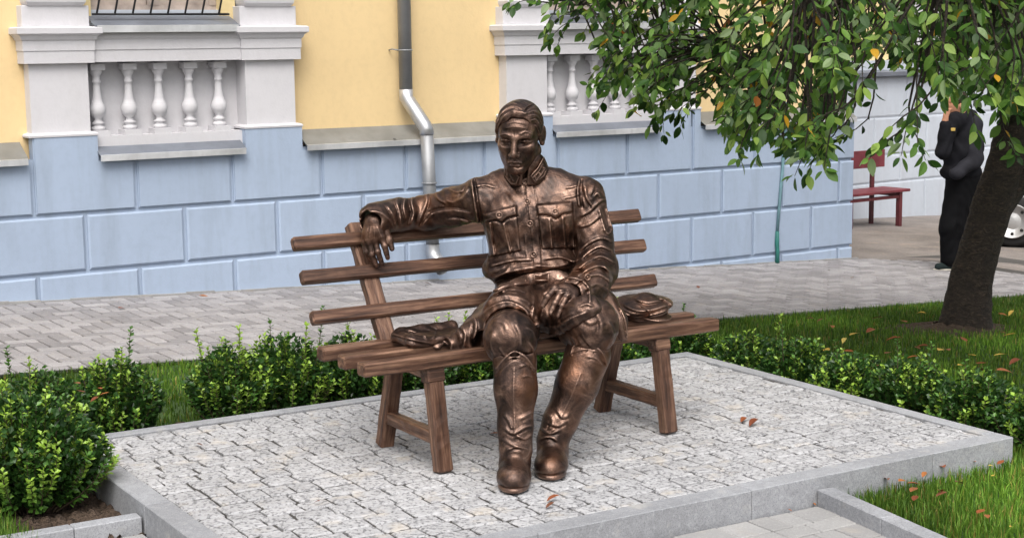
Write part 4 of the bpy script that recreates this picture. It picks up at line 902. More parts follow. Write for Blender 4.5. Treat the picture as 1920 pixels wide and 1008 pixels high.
for u_ in (3.035, 4.19):
    member('back_post', bl_(u_, post_v(.30) + .075, .36), bl_(u_, post_v(.93) + .075, .945), .075, .055, BENCH, up=(0, -1, .58), seed=20 + int(u_))
    member('leg', bl_(u_, 5.488, .0), bl_(u_, 5.565, .424), .068, .060, BENCH, up=(0, -1, .1), seed=30 + int(u_))
    member('leg', bl_(u_, 6.01, .0), bl_(u_, 5.885, .424), .068, .060, BENCH, up=(0, 1, .1), seed=33 + int(u_))
    member('bearer', bl_(u_, 5.60, .398), bl_(u_, 5.99, .398), .06, .05, BENCH, seed=36 + int(u_))
    member('stretcher', bl_(u_, 5.505, .135), bl_(u_, 5.985, .135), .052, .055, BENCH, seed=39 + int(u_))
    MB().cbox(-.040, .040, -.036, .036, -.03, .03, .006).build('leg_collar', M_TIMB, BENCH, Matrix.Translation(bl_(u_, 5.562, .392)) @ Matrix.Rotation(math.radians(-10), 4, 'X'))
# ================================================================ THINGS BEYOND THE HOUSE CORNER
M_RED = mat_paint('worn_red_paint', (.17, .032, .042), .55, .3); M_REDD = mat_paint('dark_red_iron', (.12, .025, .03), .5, .3)
pb = walk_pt(1686, 422); RBM = Matrix.Translation((pb[0], pb[1], pb[2])) @ Matrix.Rotation(math.radians(37), 4, 'Z')
RB = empty('red_bench', mat=RBM, label='small red park bench against the pale annex wall', cat='bench')
# local x along the wall (towards the right), y to the wall
MB().cbox(-1.25, .14, -.06, .40, .44, .475, .006).build('seat', M_RED, RB)
MB().cbox(-1.15, .12, .36, .395, .74, .97, .006).build('backrest', M_RED, RB)
for x in (-1.0, -.10): MB().box(x, x + .06, .395, .43, -.1, .95).build('back_post', M_REDD, RB)
for x in (-1.0, -.04): MB().box(x, x + .055, -.03, .03, -.02, .44).build('leg', M_REDD, RB)
MB().box(-1.0, .015, -.02, .02, .36, .40).box(-.03, .01, .03, .39, .38, .42).build('rail', M_REDD, RB)

# ---------------------------------------------------------------- silver car, only its front wheel and wing in view
M_CAR, _nt, _b = new_mat('silver_car_paint'); _b.inputs['Base Color'].default_value = (.55, .56, .58, 1); _b.inputs['Metallic'].default_value = .6; _b.inputs['Roughness'].default_value = .3; _b.inputs['Coat Weight'].default_value = .5
M_TYRE = mat_paint('tyre_rubber', (.014, .014, .014), .8); M_RIM = mat_metal('steel_rim', (.6, .6, .6), .4, .6); M_CGL, _nt, _b = new_mat('car_glass'); _b.inputs['Base Color'].default_value = (.02, .025, .03, 1); _b.inputs['Roughness'].default_value = .05
M_LAMP = mat_paint('lamp_glass', (.6, .58, .5), .15)
wc = walk_pt(1897, 462); CARM = Matrix.Translation((wc[0], wc[1], wc[2])) @ Matrix.Rotation(math.radians(-20), 4, 'Z')
CAR = empty('parked_car', mat=CARM, label='silver parked car cut by the right picture edge behind the tree', cat='car')
# local x = along the car towards its rear (right), y = across (away from us)
WR = .30
def car_body():
    xs = [-.52, -.47, -.33, -.1, .35, .6, 1.1, 1.7, 2.3, 2.75, 3.05, 3.2]; hood = [.62, .78, .86, .90, .94, .98, 1.42, 1.47, 1.44, 1.25, .95, .8]; V = []; F = []
    half = [.62, .72, .78, .80, .81, .81, .81, .81, .81, .80, .76, .66]
    for i_, (x, hgt, hw) in enumerate(zip(xs, hood, half)):
        roof = hgt > 1.05; belt = min(hgt - .02, .93); lo = .22
        pr = [(-hw + .06, lo), (-hw, lo + .15), (-hw - .01, .55), (-hw + .015, belt), (-hw + (.17 if roof else .06), hgt - (.06 if roof else .01)), (-hw * .45, hgt + .01)]
        pr = pr + [(-y, z) for y, z in pr[::-1]]
        V += [(x, y + .80, z) for y, z in pr]
    m = 12
    for i_ in range(len(xs) - 1):
        for k in range(m): F.append((i_ * m + k, i_ * m + (k + 1) % m, (i_ + 1) * m + (k + 1) % m, (i_ + 1) * m + k))
    F.append(tuple(range(m))); F.append(tuple(range((len(xs) - 1) * m, len(xs) * m)))
    return MB().add(V, F, True)
body = car_body().build('body', M_CAR, CAR); sb = body.modifiers.new('sub', 'SUBSURF'); sb.levels = sb.render_levels = 2
for wx in (0.0, 2.45):
    arch = MB(); 
    arch.tube([(wx + .37 * math.cos(a), .015, WR + .37 * math.sin(a)) for a in np.linspace(0, math.pi, 18)], .03, 8).build('wheel_arch', M_CAR, CAR)
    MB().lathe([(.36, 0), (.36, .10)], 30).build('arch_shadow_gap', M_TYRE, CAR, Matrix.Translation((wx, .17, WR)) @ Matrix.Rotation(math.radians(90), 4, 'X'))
    for yy, rot in ((-.03, 90), (1.46, 90)):
        Wm = Matrix.Translation((wx, yy + .18, WR)) @ Matrix.Rotation(math.radians(rot), 4, 'X')
        W_ = MB().lathe([(.19, .0), (.26, .0), (.29, .02), (.30, .06), (.30, .13), (.29, .17), (.26, .19), (.19, .19)], 32).build('wheel', M_TYRE, CAR, Wm)
        rim = MB().lathe([(.20, .17), (.195, .195), (.185, .185), (.17, .165), (.12, .16), (.06, .185), (.02, .19), (.005, .19)], 32)
        rim.build('rim', M_RIM, W_, Matrix.Translation((0, 0, .03)))
        for q in range(8): a = q * math.pi / 4; MB().lathe([(.019, .160), (.019, .172), (.002, .1725)], 10, (.145 * math.cos(a), .145 * math.sin(a), .03)).build('rim_hole', M_TYRE, W_)
MB().add([(.72, .145, .96), (1.12, .20, 1.36), (1.9, .20, 1.40), (1.9, .13, .96)], [(0, 1, 2, 3)]).add([(1.96, .13, .96), (1.96, .20, 1.40), (2.3, .21, 1.36), (2.65, .18, .97)], [(0, 1, 2, 3)]).build('side_window', M_CGL, CAR, Matrix.Translation((0, -.155, 0)))
MB().cbox(-.53, -.40, .06, .42, .58, .74, .03).build('headlight', M_LAMP, CAR)
MB().cbox(-.57, -.40, .04, 1.56, .28, .46, .05).build('bumper', M_CAR, CAR)
MB().cbox(.55, .72, -.16, .02, .94, 1.06, .03).build('mirror', M_CAR, CAR)
# ================================================================ SCULPTING TOOLS (distance fields -> one smooth mesh)
def smin(a, b, k):
    if k <= 0: return np.minimum(a, b)
    h = np.clip(.5 + .5 * (b - a) / k, 0, 1); return b * (1 - h) + a * h - k * h * (1 - h)
def smax(a, b, k): return -smin(-a, -b, k)
def f_cap(a, b, ra, rb=None):
    a = np.asarray(a, float); b = np.asarray(b, float); rb = ra if rb is None else rb; ba = b - a; l2 = ba @ ba + 1e-12
    def f(P):
        t = np.clip(((P - a) @ ba) / l2, 0, 1); return np.linalg.norm(P - a - t[..., None] * ba, axis=-1) - (ra + (rb - ra) * t)
    R_ = max(ra, rb); return f, np.minimum(a, b) - R_, np.maximum(a, b) + R_
def f_ell(c, rad, rot=None):
    c = np.asarray(c, float); rad = np.asarray(rad, float); R_ = np.eye(3) if rot is None else np.asarray(rot, float); m = np.abs(R_) @ rad
    def f(P):
        q = (P - c) @ R_; k0 = np.linalg.norm(q / rad, axis=-1); k1 = np.linalg.norm(q / rad ** 2, axis=-1) + 1e-9; return k0 * (k0 - 1) / k1
    return f, c - m, c + m
def f_box(c, half, rot=None, rnd_=.004):
    c = np.asarray(c, float); half = np.asarray(half, float) - rnd_; R_ = np.eye(3) if rot is None else np.asarray(rot, float); m = np.abs(R_) @ (half + rnd_)
    def f(P):
        q = np.abs((P - c) @ R_) - half; return np.linalg.norm(np.maximum(q, 0), axis=-1) + np.minimum(q.max(-1), 0) - rnd_
    return f, c - m, c + m
class Clay:
    def __init__(s, lo, hi, h):
        s.lo = np.asarray(lo, float); s.h = h; s.n = np.ceil((np.asarray(hi, float) - s.lo) / h).astype(int) + 1; s.D = np.full(s.n, .06, np.float32)
    def sub(s, lo, hi, pad):
        i0 = np.clip(np.floor((lo - pad - s.lo) / s.h).astype(int), 0, s.n - 1); i1 = np.clip(np.ceil((hi + pad - s.lo) / s.h).astype(int) + 1, 1, s.n); sl = tuple(slice(a, b) for a, b in zip(i0, i1))
        ax = [s.lo[k] + s.h * np.arange(i0[k], i1[k]) for k in range(3)]; return sl, np.stack(np.meshgrid(*ax, indexing='ij'), -1)
    def add(s, prim, k=.02):
        f, lo, hi = prim; sl, P = s.sub(lo, hi, max(.05, 2 * k))
        if P.size: s.D[sl] = smin(s.D[sl], np.minimum(f(P), .06), k)
        return s
    def cut(s, prim, k=.01):
        f, lo, hi = prim; sl, P = s.sub(lo, hi, max(.03, 2 * k))
        if P.size: s.D[sl] = smax(s.D[sl], -f(P), k)
        return s
    def chain(s, pts, rad, k=.02):
        for a, b, ra, rb in zip(pts[:-1], pts[1:], rad[:-1], rad[1:]): s.add(f_cap(a, b, ra, rb), k)
        return s
    def near(s, band=None):
        band = band or 4 * s.h; return np.argwhere(np.abs(s.D) < band)
    def grad(s, I):
        n = s.n; D = s.D; G = []
        for k in range(3):
            a = I.copy(); b = I.copy(); a[:, k] = np.clip(a[:, k] + 1, 0, n[k] - 1); b[:, k] = np.clip(b[:, k] - 1, 0, n[k] - 1); G.append(D[tuple(a.T)] - D[tuple(b.T)])
        return norm(np.stack(G, -1).astype(float))
    def relief(s, H, band=.02, soft=.40):
        """raise the skin by a drawn height field, only where it faces the viewer side"""
        I = s.near(band); P = s.lo + I * s.h; g = s.grad(I); v = norm(CAMP - P); w = np.clip(((g * v).sum(-1) - .02) / soft, 0, 1)
        px = to_px(P); hv = H.sample(px); s.D[tuple(I.T)] -= (hv * w).astype(np.float32); return s
    def ripple(s, fn, band=.02):
        I = s.near(band); P = s.lo + I * s.h; s.D[tuple(I.T)] -= fn(P).astype(np.float32); return s
    def mesh(s, name, smooth=1):
        D = s.D; n = s.n; S = D < 0
        c = np.zeros(n - 1, np.uint8)
        for i in (0, 1):
            for j in (0, 1):
                for k in (0, 1): c += S[i:n[0] - 1 + i, j:n[1] - 1 + j, k:n[2] - 1 + k]
        act = np.argwhere((c > 0) & (c < 8)); idx = np.full(n - 1, -1, np.int32); idx[tuple(act.T)] = np.arange(len(act))
        acc = np.zeros((len(act), 3)); cnt = np.zeros(len(act))
        off = [(0, 0, 0), (1, 0, 0), (0, 1, 0), (1, 1, 0), (0, 0, 1), (1, 0, 1), (0, 1, 1), (1, 1, 1)]
        ed = [(0, 1), (2, 3), (4, 5), (6, 7), (0, 2), (1, 3), (4, 6), (5, 7), (0, 4), (1, 5), (2, 6), (3, 7)]
        vals = [D[tuple((act + o).T)].astype(float) for o in off]
        for a, b in ed:
            va, vb = vals[a], vals[b]; m = (va < 0) != (vb < 0); t = va[m] / (va[m] - vb[m]); oa = np.array(off[a], float); ob = np.array(off[b], float)
            acc[m] += oa + t[:, None] * (ob - oa); cnt[m] += 1
        V = s.lo + (act + acc / cnt[:, None]) * s.h; F = []
        for ax in range(3):
            o1, o2 = [k for k in range(3) if k != ax]; a = [slice(None)] * 3; b = [slice(None)] * 3; a[ax] = slice(0, n[ax] - 1); b[ax] = slice(1, n[ax])
            X = S[tuple(a)] != S[tuple(b)]; E = np.argwhere(X); E = E[(E[:, o1] > 0) & (E[:, o2] > 0) & (E[:, o1] < n[o1] - 1) & (E[:, o2] < n[o2] - 1)]
            ins = S[tuple(E.T)]; q = []
            for d1, d2 in ((1, 1), (0, 1), (0, 0), (1, 0)):
                e = E.copy(); e[:, o1] -= d1; e[:, o2] -= d2; q.append(idx[tuple(e.T)])
            q = np.stack(q, -1); flip = ins if ax != 1 else ~ins; q[~flip] = q[~flip][:, ::-1]; F.append(q)
        F = np.concatenate(F); F = F[(F >= 0).all(1)]
        for _ in range(smooth):
            N_ = len(V); I1 = F.ravel(); c2 = 2.0 * np.bincount(I1, minlength=N_); NB_ = np.concatenate([np.roll(F, -1, 1).ravel(), np.roll(F, 1, 1).ravel()]); I2 = np.concatenate([I1, I1])
            A = np.stack([np.bincount(I2, weights=V[NB_, k], minlength=N_) for k in range(3)], -1)
            V = V * .5 + .5 * A / np.maximum(c2, 1)[:, None]
        s.V = V; s.F = F; return V, F
    def march(s, px, py, d0=5.0, d1=8.0):
        """first point of the skin on the line of sight, and its normal"""
        r = ray(px, py); T = np.arange(d0, d1, s.h * .5); P = CAMP + r * T[:, None]; I = np.round((P - s.lo) / s.h).astype(int); ok = ((I >= 0) & (I < s.n)).all(1)
        v = np.full(len(T), 1.0); v[ok] = s.D[tuple(I[ok].T)]; j = np.argmax(v < 0)
        if v[j] >= 0: return None, None
        return P[j], s.grad(I[j:j + 1])[0]
class Drawing:
    """height field drawn with strokes in picture coordinates"""
    def __init__(s, x0, y0, x1, y1, k=2): s.x0, s.y0, s.k = x0, y0, k; s.H = np.zeros(((y1 - y0) * k, (x1 - x0) * k), np.float32)
    @staticmethod
    def curve(pts, m=8):
        P = np.asarray(pts, float)
        if len(P) < 3: return P
        Q = np.vstack([2 * P[0] - P[1], P, 2 * P[-1] - P[-2]]); out = []
        for i in range(1, len(Q) - 2):
            for t in np.linspace(0, 1, m, endpoint=False):
                out.append(.5 * (2 * Q[i] + (Q[i + 1] - Q[i - 1]) * t + (2 * Q[i - 1] - 5 * Q[i] + 4 * Q[i + 1] - Q[i + 2]) * t * t + (3 * Q[i] - Q[i - 1] - 3 * Q[i + 1] + Q[i + 2]) * t ** 3))
        out.append(P[-1]); return np.array(out)
    def _dist(s, P, pad, closed=False):
        lo = np.floor((P.min(0) - pad - [s.x0, s.y0]) * s.k).astype(int); hi = np.ceil((P.max(0) + pad - [s.x0, s.y0]) * s.k).astype(int) + 1
        h, w = s.H.shape; xa, xb = np.clip([lo[0], hi[0]], 0, w); ya, yb = np.clip([lo[1], hi[1]], 0, h)
        if xb <= xa or yb <= ya: return None
        X, Y = np.meshgrid(s.x0 + np.arange(xa, xb) / s.k, s.y0 + np.arange(ya, yb) / s.k); d = np.full(X.shape, 1e9); tt = np.zeros(X.shape); N = len(P)
        for i in range(N - (0 if closed else 1)):
            a = P[i]; b = P[(i + 1) % N]; ba = b - a; l2 = ba @ ba + 1e-9; t = np.clip(((X - a[0]) * ba[0] + (Y - a[1]) * ba[1]) / l2, 0, 1); dd = np.hypot(X - a[0] - t * ba[0], Y - a[1] - t * ba[1]); m = dd < d; d[m] = dd[m]; tt[m] = (i + t[m]) / max(N - 1, 1)
        return (slice(ya, yb), slice(xa, xb)), X, Y, d, tt
    def stroke(s, pts, w, h, taper=True, closed=False, smooth=True):
        P = s.curve(pts) if smooth else np.asarray(pts, float); r_ = s._dist(P, 3 * w, closed)
        if r_ is None: return s
        sl, X, Y, d, t = r_; k = np.exp(-(d / w) ** 2) * h
        if taper: k = k * np.clip(np.sin(np.pi * np.clip(t * .92 + .04, 0, 1)) * 2.2, 0, 1)
        s.H[sl] += k.astype(np.float32); return s
    def fold(s, pts, w, h, side=1, taper=True):
        """cloth fold: soft ridge with a sharper valley along one flank"""
        w = w * .82; h = h * .66; P = s.curve(pts); d = np.gradient(P, axis=0); nrm = np.stack([-d[:, 1], d[:, 0]], -1); nrm /= np.linalg.norm(nrm, axis=1, keepdims=True) + 1e-9
        s.stroke(P, w, h, taper, smooth=False); s.stroke(P + nrm * w * 1.25 * side, w * .6, -h * .85, taper, smooth=False); return s
    def area(s, pts, h, edge=1.5, smooth=False):
        P = s.curve(list(pts) + [pts[0]])[:-1] if smooth else np.asarray(pts, float); r_ = s._dist(P, edge * 2 + 2, True)
        if r_ is None: return s
        sl, X, Y, d, t = r_; ins = np.zeros(X.shape, bool); N = len(P)
        for i in range(N):
            a = P[i]; b = P[(i + 1) % N]; c = ((a[1] > Y) != (b[1] > Y)) & (X < (b[0] - a[0]) * (Y - a[1]) / (b[1] - a[1] + 1e-12) + a[0]); ins ^= c
        sd = np.where(ins, d, -d); q = np.clip((sd / edge + 1) / 2, 0, 1); s.H[sl] += (h * q * q * (3 - 2 * q)).astype(np.float32); return s
    def sample(s, px):
        x = (px[:, 0] - s.x0) * s.k; y = (px[:, 1] - s.y0) * s.k; h, w = s.H.shape; xi = np.clip(np.floor(x).astype(int), 0, w - 2); yi = np.clip(np.floor(y).astype(int), 0, h - 2); fx = np.clip(x - xi, 0, 1); fy = np.clip(y - yi, 0, 1)
        return s.H[yi, xi] * (1 - fx) * (1 - fy) + s.H[yi, xi + 1] * fx * (1 - fy) + s.H[yi + 1, xi] * (1 - fx) * fy + s.H[yi + 1, xi + 1] * fx * fy
def rot_zxy(yaw, pitch, roll):
    return np.array(Matrix.Rotation(math.radians(yaw), 3, 'Z') @ Matrix.Rotation(math.radians(pitch), 3, 'X') @ Matrix.Rotation(math.radians(roll), 3, 'Y'))
# ================================================================ THE BRONZE STATUE
def mat_bronze(name):
    m, nt, b = new_mat(name); v = coord(nt); geo = nd(nt, 'ShaderNodeNewGeometry')
    n1 = noise(nt, v, 11, 6, .68, .6); n2 = noise(nt, v, 28, 4, .6); n3 = noise(nt, v, 4.2, 3, .5)
    c = ramp(nt, n1, [(.32, (.026, .018, .015)), (.46, (.078, .047, .036)), (.57, (.17, .102, .074)), (.74, (.42, .28, .21))])
    wear = ramp(nt, geo.outputs['Pointiness'], [(.508, 0), (.56, 1)]); wm = math_(nt, 'MULTIPLY', wear, .42)
    c = mix(nt, c, (.64, .43, .335), wm); c = mix(nt, c, (.27, .11, .045), math_(nt, 'MULTIPLY', ramp(nt, n3, [(.55, 0), (.72, 1)]), .5))
    nt.links.new(c, b.inputs['Base Color']); b.inputs['Metallic'].default_value = .95; b.inputs['Coat Weight'].default_value = .25; b.inputs['Coat Roughness'].default_value = .3
    nt.links.new(ramp(nt, n2, [(.3, .36), (.7, .52)]), b.inputs['Roughness'])
    bump(nt, b, math_(nt, 'ADD', n2, noise(nt, v, 160, 2)), .35, .005); return m
M_BRZ = mat_bronze('bronze')
SB = np.array([.06, 6.35, 0.0])
STATUE = empty('bronze_statue', loc=tuple(SB), label='bronze statue of a man in tunic and tall boots sitting on the bench', cat='statue')
def clay_obj(name, clay, parent=STATUE, base=SB, smooth=1, mat=None, **kw):
    V, F = clay.mesh(name, smooth); me = np_mesh(name, V - base, F, True); bm = bmesh.new(); bm.from_mesh(me); bmesh.ops.recalc_face_normals(bm, faces=bm.faces); bm.to_mesh(me); bm.free(); return link(name, me, mat or M_BRZ, parent, **kw)
Pt = at_y
def cloth(P): return .0016 * np.sin(P[:, 0] * 61 + 3 * np.sin(P[:, 2] * 23)) * np.sin(P[:, 2] * 47 + 2 * np.sin(P[:, 0] * 31)) + .0008 * np.sin(P[:, 0] * 140 + P[:, 2] * 97)
# ---------------------------------------------------------------- breeches
br = Clay((-.26, 6.08, .30), (.50, 7.08, .80), .0045)
br.chain([Pt(968, 580, 6.80), Pt(958, 616, 6.50), Pt(957, 634, 6.27)], [.108, .112, .102], .04)
br.add(f_ell(Pt(957, 632, 6.245), (.106, .10, .104)), .03); br.chain([Pt(957, 640, 6.25), Pt(962, 690, 6.24)], [.090, .062], .03)
br.chain([Pt(1050, 578, 6.80), Pt(1088, 600, 6.58), Pt(1108, 614, 6.42)], [.108, .110, .108], .04)
br.add(f_ell(Pt(1108, 604, 6.385), (.112, .10, .108)), .03); br.chain([Pt(1108, 620, 6.38), Pt(1098, 690, 6.38)], [.094, .060], .03)
d = Drawing(880, 540, 1200, 760)
for a, w, h, sd in [([(935, 650), (945, 664), (952, 672)], 4, .012, 1), ([(990, 640), (1000, 655), (998, 675)], 4, .012, 1), ([(925, 620), (920, 645), (928, 670)], 5, .010, 1), ([(965, 605), (975, 625), (978, 648)], 6, .008, 1), ([(985, 612), (1000, 622), (1006, 640)], 5, .009, -1), ([(930, 600), (945, 606), (950, 620)], 5, .006, 1),
                    ([(1070, 630), (1078, 640), (1080, 650)], 3, .010, 1), ([(1090, 626), (1100, 640), (1108, 648)], 4, .010, 1), ([(1118, 585), (1128, 605), (1126, 630)], 7, .010, 1), ([(1140, 600), (1150, 625), (1140, 655)], 5, .010, -1), ([(1095, 600), (1108, 606), (1120, 600)], 5, .008, 1), ([(1150, 640), (1142, 665), (1132, 685)], 4, .010, 1)]: d.fold(a, w, h * .75, sd)
br.relief(d); br.ripple(cloth); clay_obj('breeches', br)

# ---------------------------------------------------------------- tunic: torso, sleeves, skirt
tun = Clay((-.66, 6.12, .36), (.50, 7.16, 1.30), .0048)
sh_r, sh_l = Pt(899, 376, 6.86), Pt(1098, 372, 6.83)
tun.add(f_ell(Pt(994, 425, 6.85), (.198, .150, .21)), .03)
tun.add(f_ell(Pt(952, 405, 6.80), (.105, .10, .10)), .05); tun.add(f_ell(Pt(1040, 405, 6.79), (.11, .10, .10)), .05)
tun.add(f_cap(sh_r, sh_l, .074, .074), .05)
tun.add(f_cap(Pt(945, 345, 6.87), Pt(1040, 343, 6.86), .062), .05); tun.add(f_cap(Pt(1005, 352, 6.86), Pt(1092, 366, 6.84), .088, .076), .04); tun.add(f_cap(Pt(975, 352, 6.87), Pt(905, 366, 6.87), .085, .076), .04)
tun.add(f_ell(Pt(1000, 490, 6.83), (.192, .145, .11)), .05)
tun.add(f_ell(Pt(935, 505, 6.83), (.075, .11, .05)), .04); tun.add(f_ell(Pt(995, 500, 6.80), (.165, .135, .055)), .03)   # blouse hanging over the belt
tun.add(f_ell(Pt(1012, 545, 6.84), (.165, .135, .10)), .03)
# right sleeve along the bench back
tun.chain([sh_r, Pt(850, 388, 6.95), Pt(795, 400, 7.0), Pt(748, 402, 6.92), Pt(712, 408, 6.83)], [.090, .083, .074, .068, .062], .03)
tun.chain([Pt(735, 404, 6.89), Pt(703, 411, 6.80)], [.066, .073], .02)
# left sleeve down to the lap
tun.chain([sh_l, Pt(1113, 440, 6.80), Pt(1120, 505, 6.74), Pt(1106, 530, 6.60), Pt(1082, 546, 6.52)], [.082, .080, .086, .084, .070], .03)
tun.add(f_cap(Pt(1095, 540, 6.56), Pt(1080, 550, 6.50), .074, .070), .015)
# skirt of the tunic over the thighs
tun.add(f_cap(Pt(975, 565, 6.80), Pt(955, 594, 6.47), .125, .116), .04)
tun.add(f_cap(Pt(1045, 560, 6.78), Pt(1085, 588, 6.56), .120, .108), .04)
tun.add(f_ell(Pt(1015, 580, 6.68), (.13, .16, .065)), .04)
def drape(clay, hem, lap, rows, rad, out, kk=.014):
    """cloth edge laid over what is underneath: rows of soft cord from the hem back to the lap"""
    hem = Drawing.curve(hem, 4); lap = Drawing.curve(lap, 4); n_ = min(len(hem), len(lap)); hem = hem[np.linspace(0, len(hem) - 1, 14).round().astype(int)]; lap = lap[np.linspace(0, len(lap) - 1, 14).round().astype(int)]
    for f_ in np.linspace(0, 1, rows):
        pts = []
        for q in hem * (1 - f_) + lap * f_:
            P_, m_ = br.march(q[0], q[1])
            if P_ is not None: pts.append(P_ + (m_ * .6 + norm(CAMP - P_) * .4) * out)
        if len(pts) > 3:
            A = np.array(pts)
            for _ in range(2): A[1:-1] = (A[:-2] + 2 * A[1:-1] + A[2:]) / 4
            clay.chain(list(A), [rad * (1.35 if f_ == 0 else 1.0)] * len(A), kk)
drape(tun, [(1016, 606), (1030, 616), (1052, 618), (1075, 604), (1096, 589), (1118, 580)], [(1016, 590), (1030, 586), (1050, 580), (1072, 572), (1092, 566), (1110, 562)], 7, .011, .002, .03)
drape(tun, [(893, 612), (905, 596), (925, 583), (950, 577), (975, 582), (994, 594), (1004, 608)], [(905, 585), (915, 572), (930, 564), (950, 560), (972, 563), (988, 570), (998, 580)], 4, .010, .011)
# flap lying on the bench to the left and the one hanging right of the thigh
tun.add(f_cap(Pt(915, 625, 6.50), Pt(925, 600, 6.75), .088, .09), .03); tun.add(f_cap(Pt(884, 632, 6.50), Pt(895, 615, 6.74), .066, .06), .03); tun.add(f_cap(Pt(855, 646, 6.52), Pt(866, 632, 6.74), .046, .045), .03); tun.add(f_cap(Pt(820, 656, 6.52), Pt(842, 642, 6.74), .046, .04), .02); tun.add(f_ell(Pt(808, 659, 6.54), (.05, .06, .035)), .02)
tun.chain([Pt(1135, 570, 6.78), Pt(1160, 600, 6.74), Pt(1168, 632, 6.72)], [.06, .035, .02], .03)
# open cuffs and the room under the hem
tun.cut(f_cap(Pt(712, 408, 6.86), Pt(690, 418, 6.74), .044, .052), .012)
tun.cut(f_cap(Pt(1079, 549, 6.50), Pt(1062, 556, 6.43), .046, .050), .010)
tun.cut(f_cap(Pt(957, 612, 6.54), Pt(952, 630, 6.24), .096, .104), .012)
tun.cut(f_cap(Pt(1104, 640, 6.60), Pt(1110, 660, 6.34), .07, .085), .012)
tun.cut(f_cap(Pt(898, 660, 6.28), Pt(908, 640, 6.46), .060, .050), .012); tun.cut(f_cap(Pt(826, 668, 6.38), Pt(836, 658, 6.50), .030, .026), .012)
f_, l_, h_ = f_box(np.array([-.3, 6.6, .47 - .5]), (.26, .6, .5)); tun.cut((f_, l_, h_), .004)
d = Drawing(640, 300, 1200, 680)
# torso: front placket, belt line, pockets
d.stroke([(983, 345), (990, 400), (996, 450), (1000, 500)], 1.2, -.006, False); d.stroke([(1001, 345), (1009, 400), (1014, 450), (1016, 500)], 1.0, -.0025, False)
d.area([(984, 345), (1001, 345), (1016, 500), (1000, 500)], .003, 2)
PL = [(905, 400), (968, 385), (977, 470), (918, 482)]; PR = [(1005, 384), (1073, 378), (1079, 465), (1016, 467)]
for poly in (PL, PR):
    d.area(poly, .008, 2.0); d.stroke(poly, 1.4, -.006, False, True, False)
d.area([(904, 400), (968, 384), (969, 402), (951, 407), (940, 416), (930, 411), (909, 415)], .008, 1.6); d.stroke([(909, 417), (930, 413), (940, 418), (951, 410), (970, 405)], 1.3, -.009, False)
d.area([(1005, 383), (1073, 377), (1073, 396), (1054, 400), (1042, 408), (1031, 402), (1009, 401)], .008, 1.6); d.stroke([(1009, 404), (1030, 405), (1042, 411), (1054, 403), (1074, 398)], 1.3, -.009, False)
for a in ([(918, 418), (926, 478)], [(944, 420), (957, 474)], [(1030, 412), (1035, 466)], [(1055, 410), (1060, 465)]): d.stroke(a, 2.0, .006, False); d.stroke([(p[0] + 4.5, p[1]) for p in a], 1.6, -.005, False)
for a, w, h, sd in [([(888, 350), (910, 347), (930, 352)], 3, .008, 1), ([(1060, 352), (1075, 350), (1088, 345)], 3, .007, 1), ([(1055, 372), (1075, 368), (1090, 362)], 3, .006, 1),
                    ([(920, 498), (960, 488), (1000, 486)], 5, .010, 1), ([(935, 515), (975, 505), (1020, 500)], 5, .012, 1), ([(1016, 486), (1050, 482), (1075, 490), (1085, 484)], 4, .010, 1), ([(1000, 496), (1040, 500), (1072, 492)], 4, .010, 1),
                    ([(905, 440), (912, 470), (915, 500)], 4, .008, 1), ([(925, 520), (945, 512), (955, 500)], 4, .010, -1), ([(985, 440), (986, 465), (990, 485)], 3, .004, 1), ([(1082, 440), (1085, 470), (1080, 495)], 3, .006, 1)]: d.fold(a, w, h, sd)
d.stroke([(918, 531), (950, 522), (1000, 512), (1050, 507), (1090, 508)], 3.2, -.022, False)            # drawn in above the belt
# right sleeve folds
d.stroke([(884, 338), (888, 370), (893, 400), (898, 430)], 2.0, .012, False); d.stroke([(890, 338), (895, 370), (900, 400), (904, 430)], 2.2, -.010, False)
for a, w, h, sd in [([(879, 350), (868, 368), (850, 378), (835, 374)], 4, .011, 1), ([(880, 400), (850, 395), (820, 398), (800, 405)], 5, .012, 1), ([(885, 420), (860, 412), (835, 412)], 4, .009, 1), ([(776, 358), (772, 378), (776, 400), (770, 420)], 5, .018, 1), ([(793, 357), (800, 375), (792, 400), (784, 420)], 4.5, .013, -1),
                    ([(760, 366), (757, 388), (762, 412)], 4, .012, 1), ([(742, 376), (750, 400), (752, 425)], 4, .010, 1), ([(815, 355), (822, 372), (838, 382)], 4, .008, 1), ([(840, 352), (855, 360), (866, 358)], 3.5, .008, 1), ([(725, 385), (738, 405), (744, 430)], 3.5, .008, 1), ([(812, 398), (800, 412), (790, 424)], 4, .010, 1)]: d.fold(a, w, h, sd)
d.stroke([(676, 412), (690, 398), (712, 398), (732, 414), (742, 436)], 2.0, .007, False)
# left sleeve folds and cuff
d.stroke([(1086, 340), (1083, 360), (1086, 385)], 2.0, .010, False); d.stroke([(1091, 338), (1089, 360), (1092, 388)], 2.2, -.009, False)
for a, w, h, sd in [([(1096, 350), (1100, 370), (1112, 388)], 4, .012, 1), ([(1112, 350), (1108, 372), (1120, 362), (1128, 372)], 4, .011, -1), ([(1088, 405), (1105, 396), (1122, 380), (1136, 372)], 4, .012, 1), ([(1084, 425), (1105, 420), (1128, 402)], 4, .009, 1),
                    ([(1086, 470), (1105, 455), (1128, 446), (1148, 452)], 4.5, .012, 1), ([(1084, 490), (1104, 472), (1126, 462), (1150, 470)], 4.5, .013, 1), ([(1082, 505), (1104, 488), (1128, 480), (1152, 492)], 4.5, .013, 1), ([(1080, 520), (1100, 506), (1126, 498), (1150, 512)], 4.5, .012, 1), ([(1078, 532), (1098, 520), (1124, 515), (1148, 530)], 4, .010, 1), ([(1095, 545), (1120, 532), (1145, 545)], 4, .008, 1), ([(1130, 490), (1142, 515), (1140, 545)], 4, .009, -1)]: d.fold(a, w, h, sd)
